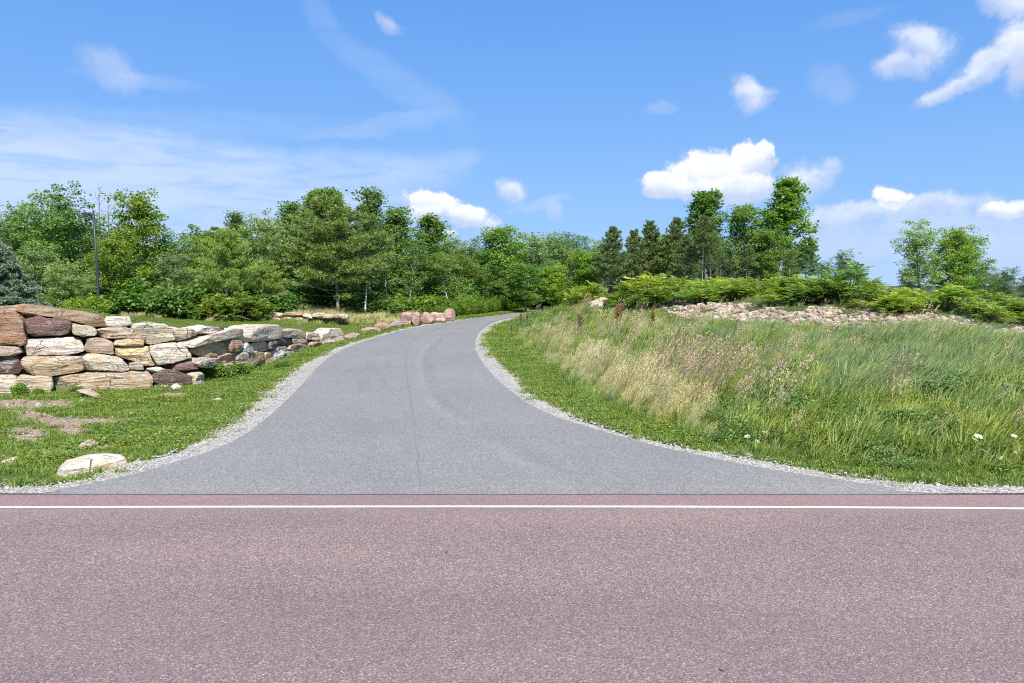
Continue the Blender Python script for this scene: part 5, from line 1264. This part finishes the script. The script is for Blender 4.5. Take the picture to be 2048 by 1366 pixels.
for k, (px, py, s_, lb) in enumerate([(1957, 873, 1.3, 'white lacy flower, upper of the bright pair low on the right bank'), (1949, 879, 1.2, 'white lacy flower, lower left of the bright pair'), (1965, 901, 1.1, 'white flower below the bright pair'),
     (1962, 889, .9, 'faint white flower between the bright pair and the one below'), (1983, 913, 1.0, 'white flower left of the lowest right one'), (2002, 916, 1.3, 'lowest white flower near the right edge'), (2028, 872, .9, 'thin white flower close to the right edge, level with the bright pair'),
     (2030, 905, 1.0, 'thin white flower near the right edge beside the lowest one'), (1984, 712, 1.2, 'white flower high on the right bank'), (1923, 664, 1.3, 'white flower just below the rubble on the right'),
     (1400, 774, 1.3, 'single round white flower above the dark weeds'), (1463, 871, 1.2, 'white bindweed flower, leftmost in the dark weeds'), (1495, 873, 1.2, 'white bindweed flower in the middle of the dark weeds'), (1515, 883, 1.3, 'white bindweed flower lowest in the dark weeds'),
     (1531, 866, 1.2, 'white bindweed flower right side of the dark weeds'), (1546, 816, 1.0, 'white flower above the right side of the dark weeds'), (1582, 837, 1.0, 'pale flower right of the dark weeds'), (1712, 832, .8, 'tiny white flower in the light green weeds')]):
    r_ = rayd(px, py); r_ = r_ / r_[1]; y = 9.0
    while y < 60 and (CH + r_[2] * y > H1(r_[0] * y, y) + .40 or bank_s(np.array([r_[0] * y]), np.array([y]))[0] < .35): y += .1
    e = empty('white_flower', (r_[0] * y, y, CH + r_[2] * y), k); e.scale = (s_ * .72,) * 3; tag(e, lb, 'flower', 'white flowers on the bank')
    o = mk_obj('blossom', fm[k % 2], None, e); o.rotation_euler = (.45, 0, 0); mk_obj('stem', fst, None, e)
# stone heap at the left tip of the mound
g = 'pale slabs of the small stone heap'
HR = random.Random(4)
for k in range(16):
    px = 1212 + HR.uniform(-24, 24); py = 604 + HR.uniform(-10, 14) + abs(px - 1212) * .2
    w_ = HR.uniform(9, 17); h_ = w_ * HR.uniform(.35, .6)
    o = stone_from_outline('slab_stone', [(px - w_, py - h_ * .2), (px - w_ * .3, py - h_), (px + w_ * .6, py - h_ * .8), (px + w_, py)], [(px - w_ * .9, py + h_ * .6), (px + w_ * .9, py + h_ * .7)], lambda p_: 35.5 - (py - 600) * .05, lambda p_: np.array([0, -1.]), HR.uniform(.3, .6), tuple(v * HR.uniform(.85, 1.05) for v in (.66, .55, .43)), 600 + k, None, None, 5, 1, .06)
    o.rotation_euler = (HR.uniform(-.2, .2), HR.uniform(-.3, .3), HR.uniform(-.4, .4)); o.location.z -= .1
    tag(o, 'pale slab stone jumbled in the small heap left of the big sumac clump', 'stone', g)
# litter on the near road
b = MB(); b.leaves(np.array([[0, 0, .012]]), np.array([[1, .1, .0]]), np.array([[0, .2, 1.]]), .10, .03); b.leaves(np.array([[.03, .01, .02]]), np.array([[1, .5, .3]]), np.array([[0, -.4, 1.]]), .06, .025); lf = b.mesh('dry_leaf'); lf.materials.append(EDGE)
for k, (px, py, s_, lb) in enumerate([(1097, 1057, .9, 'dark dry leaf lying on the near road right of the centre'), (893, 1106, .8, 'small dark dry leaf on the near road left of the centre'), (1443, 1342, .7, 'dark scrap lying near the bottom edge on the right'), (1107, 1157, .5, 'tiny dark leaf on the road below the larger one'), (1745, 988, .7, 'dark clod on the seam between road and driveway at the right')]):
    r_ = rayd(px, py); r_ = r_ / r_[1]; y = -CH / r_[2]; o = bpy.data.objects.new('dry_leaf', lf); COL.objects.link(o); o.location = (r_[0] * y, y, .002); o.rotation_euler = (0, 0, k * 1.1); o.scale = (s_ * .65,) * 3
    tag(o, lb, 'leaf litter', 'litter on the road')

# weeds growing at the foot of the wall
for (px, py, h_, w__, lb) in [(432, 757, .42, 1.0, 'leafy weed at the foot of the wall in the corner beside the dark brown block'), (470, 752, .34, .9, 'low leafy weed just right of the one in the wall corner'), (486, 748, .28, .8, 'small weed in front of the upright grey-tan stone'),
        (40, 792, .30, .45, 'thin weed against the left bottom stones of the wall'), (76, 790, .14, .6, 'low weed tuft at the wall foot near the left edge'), (156, 784, .16, .8, 'tiny weed below the very long tan block'), (1105 / 5.12 + 350, 735, .2, .8, 'small weed at the foot of the white boulder in the wall')]:
    gp = gnd(px, py); plant('bush', px, gp[1], h=h_, label=lb, group='weeds at the foot of the boulder wall', wide=w__, x=gp[0])
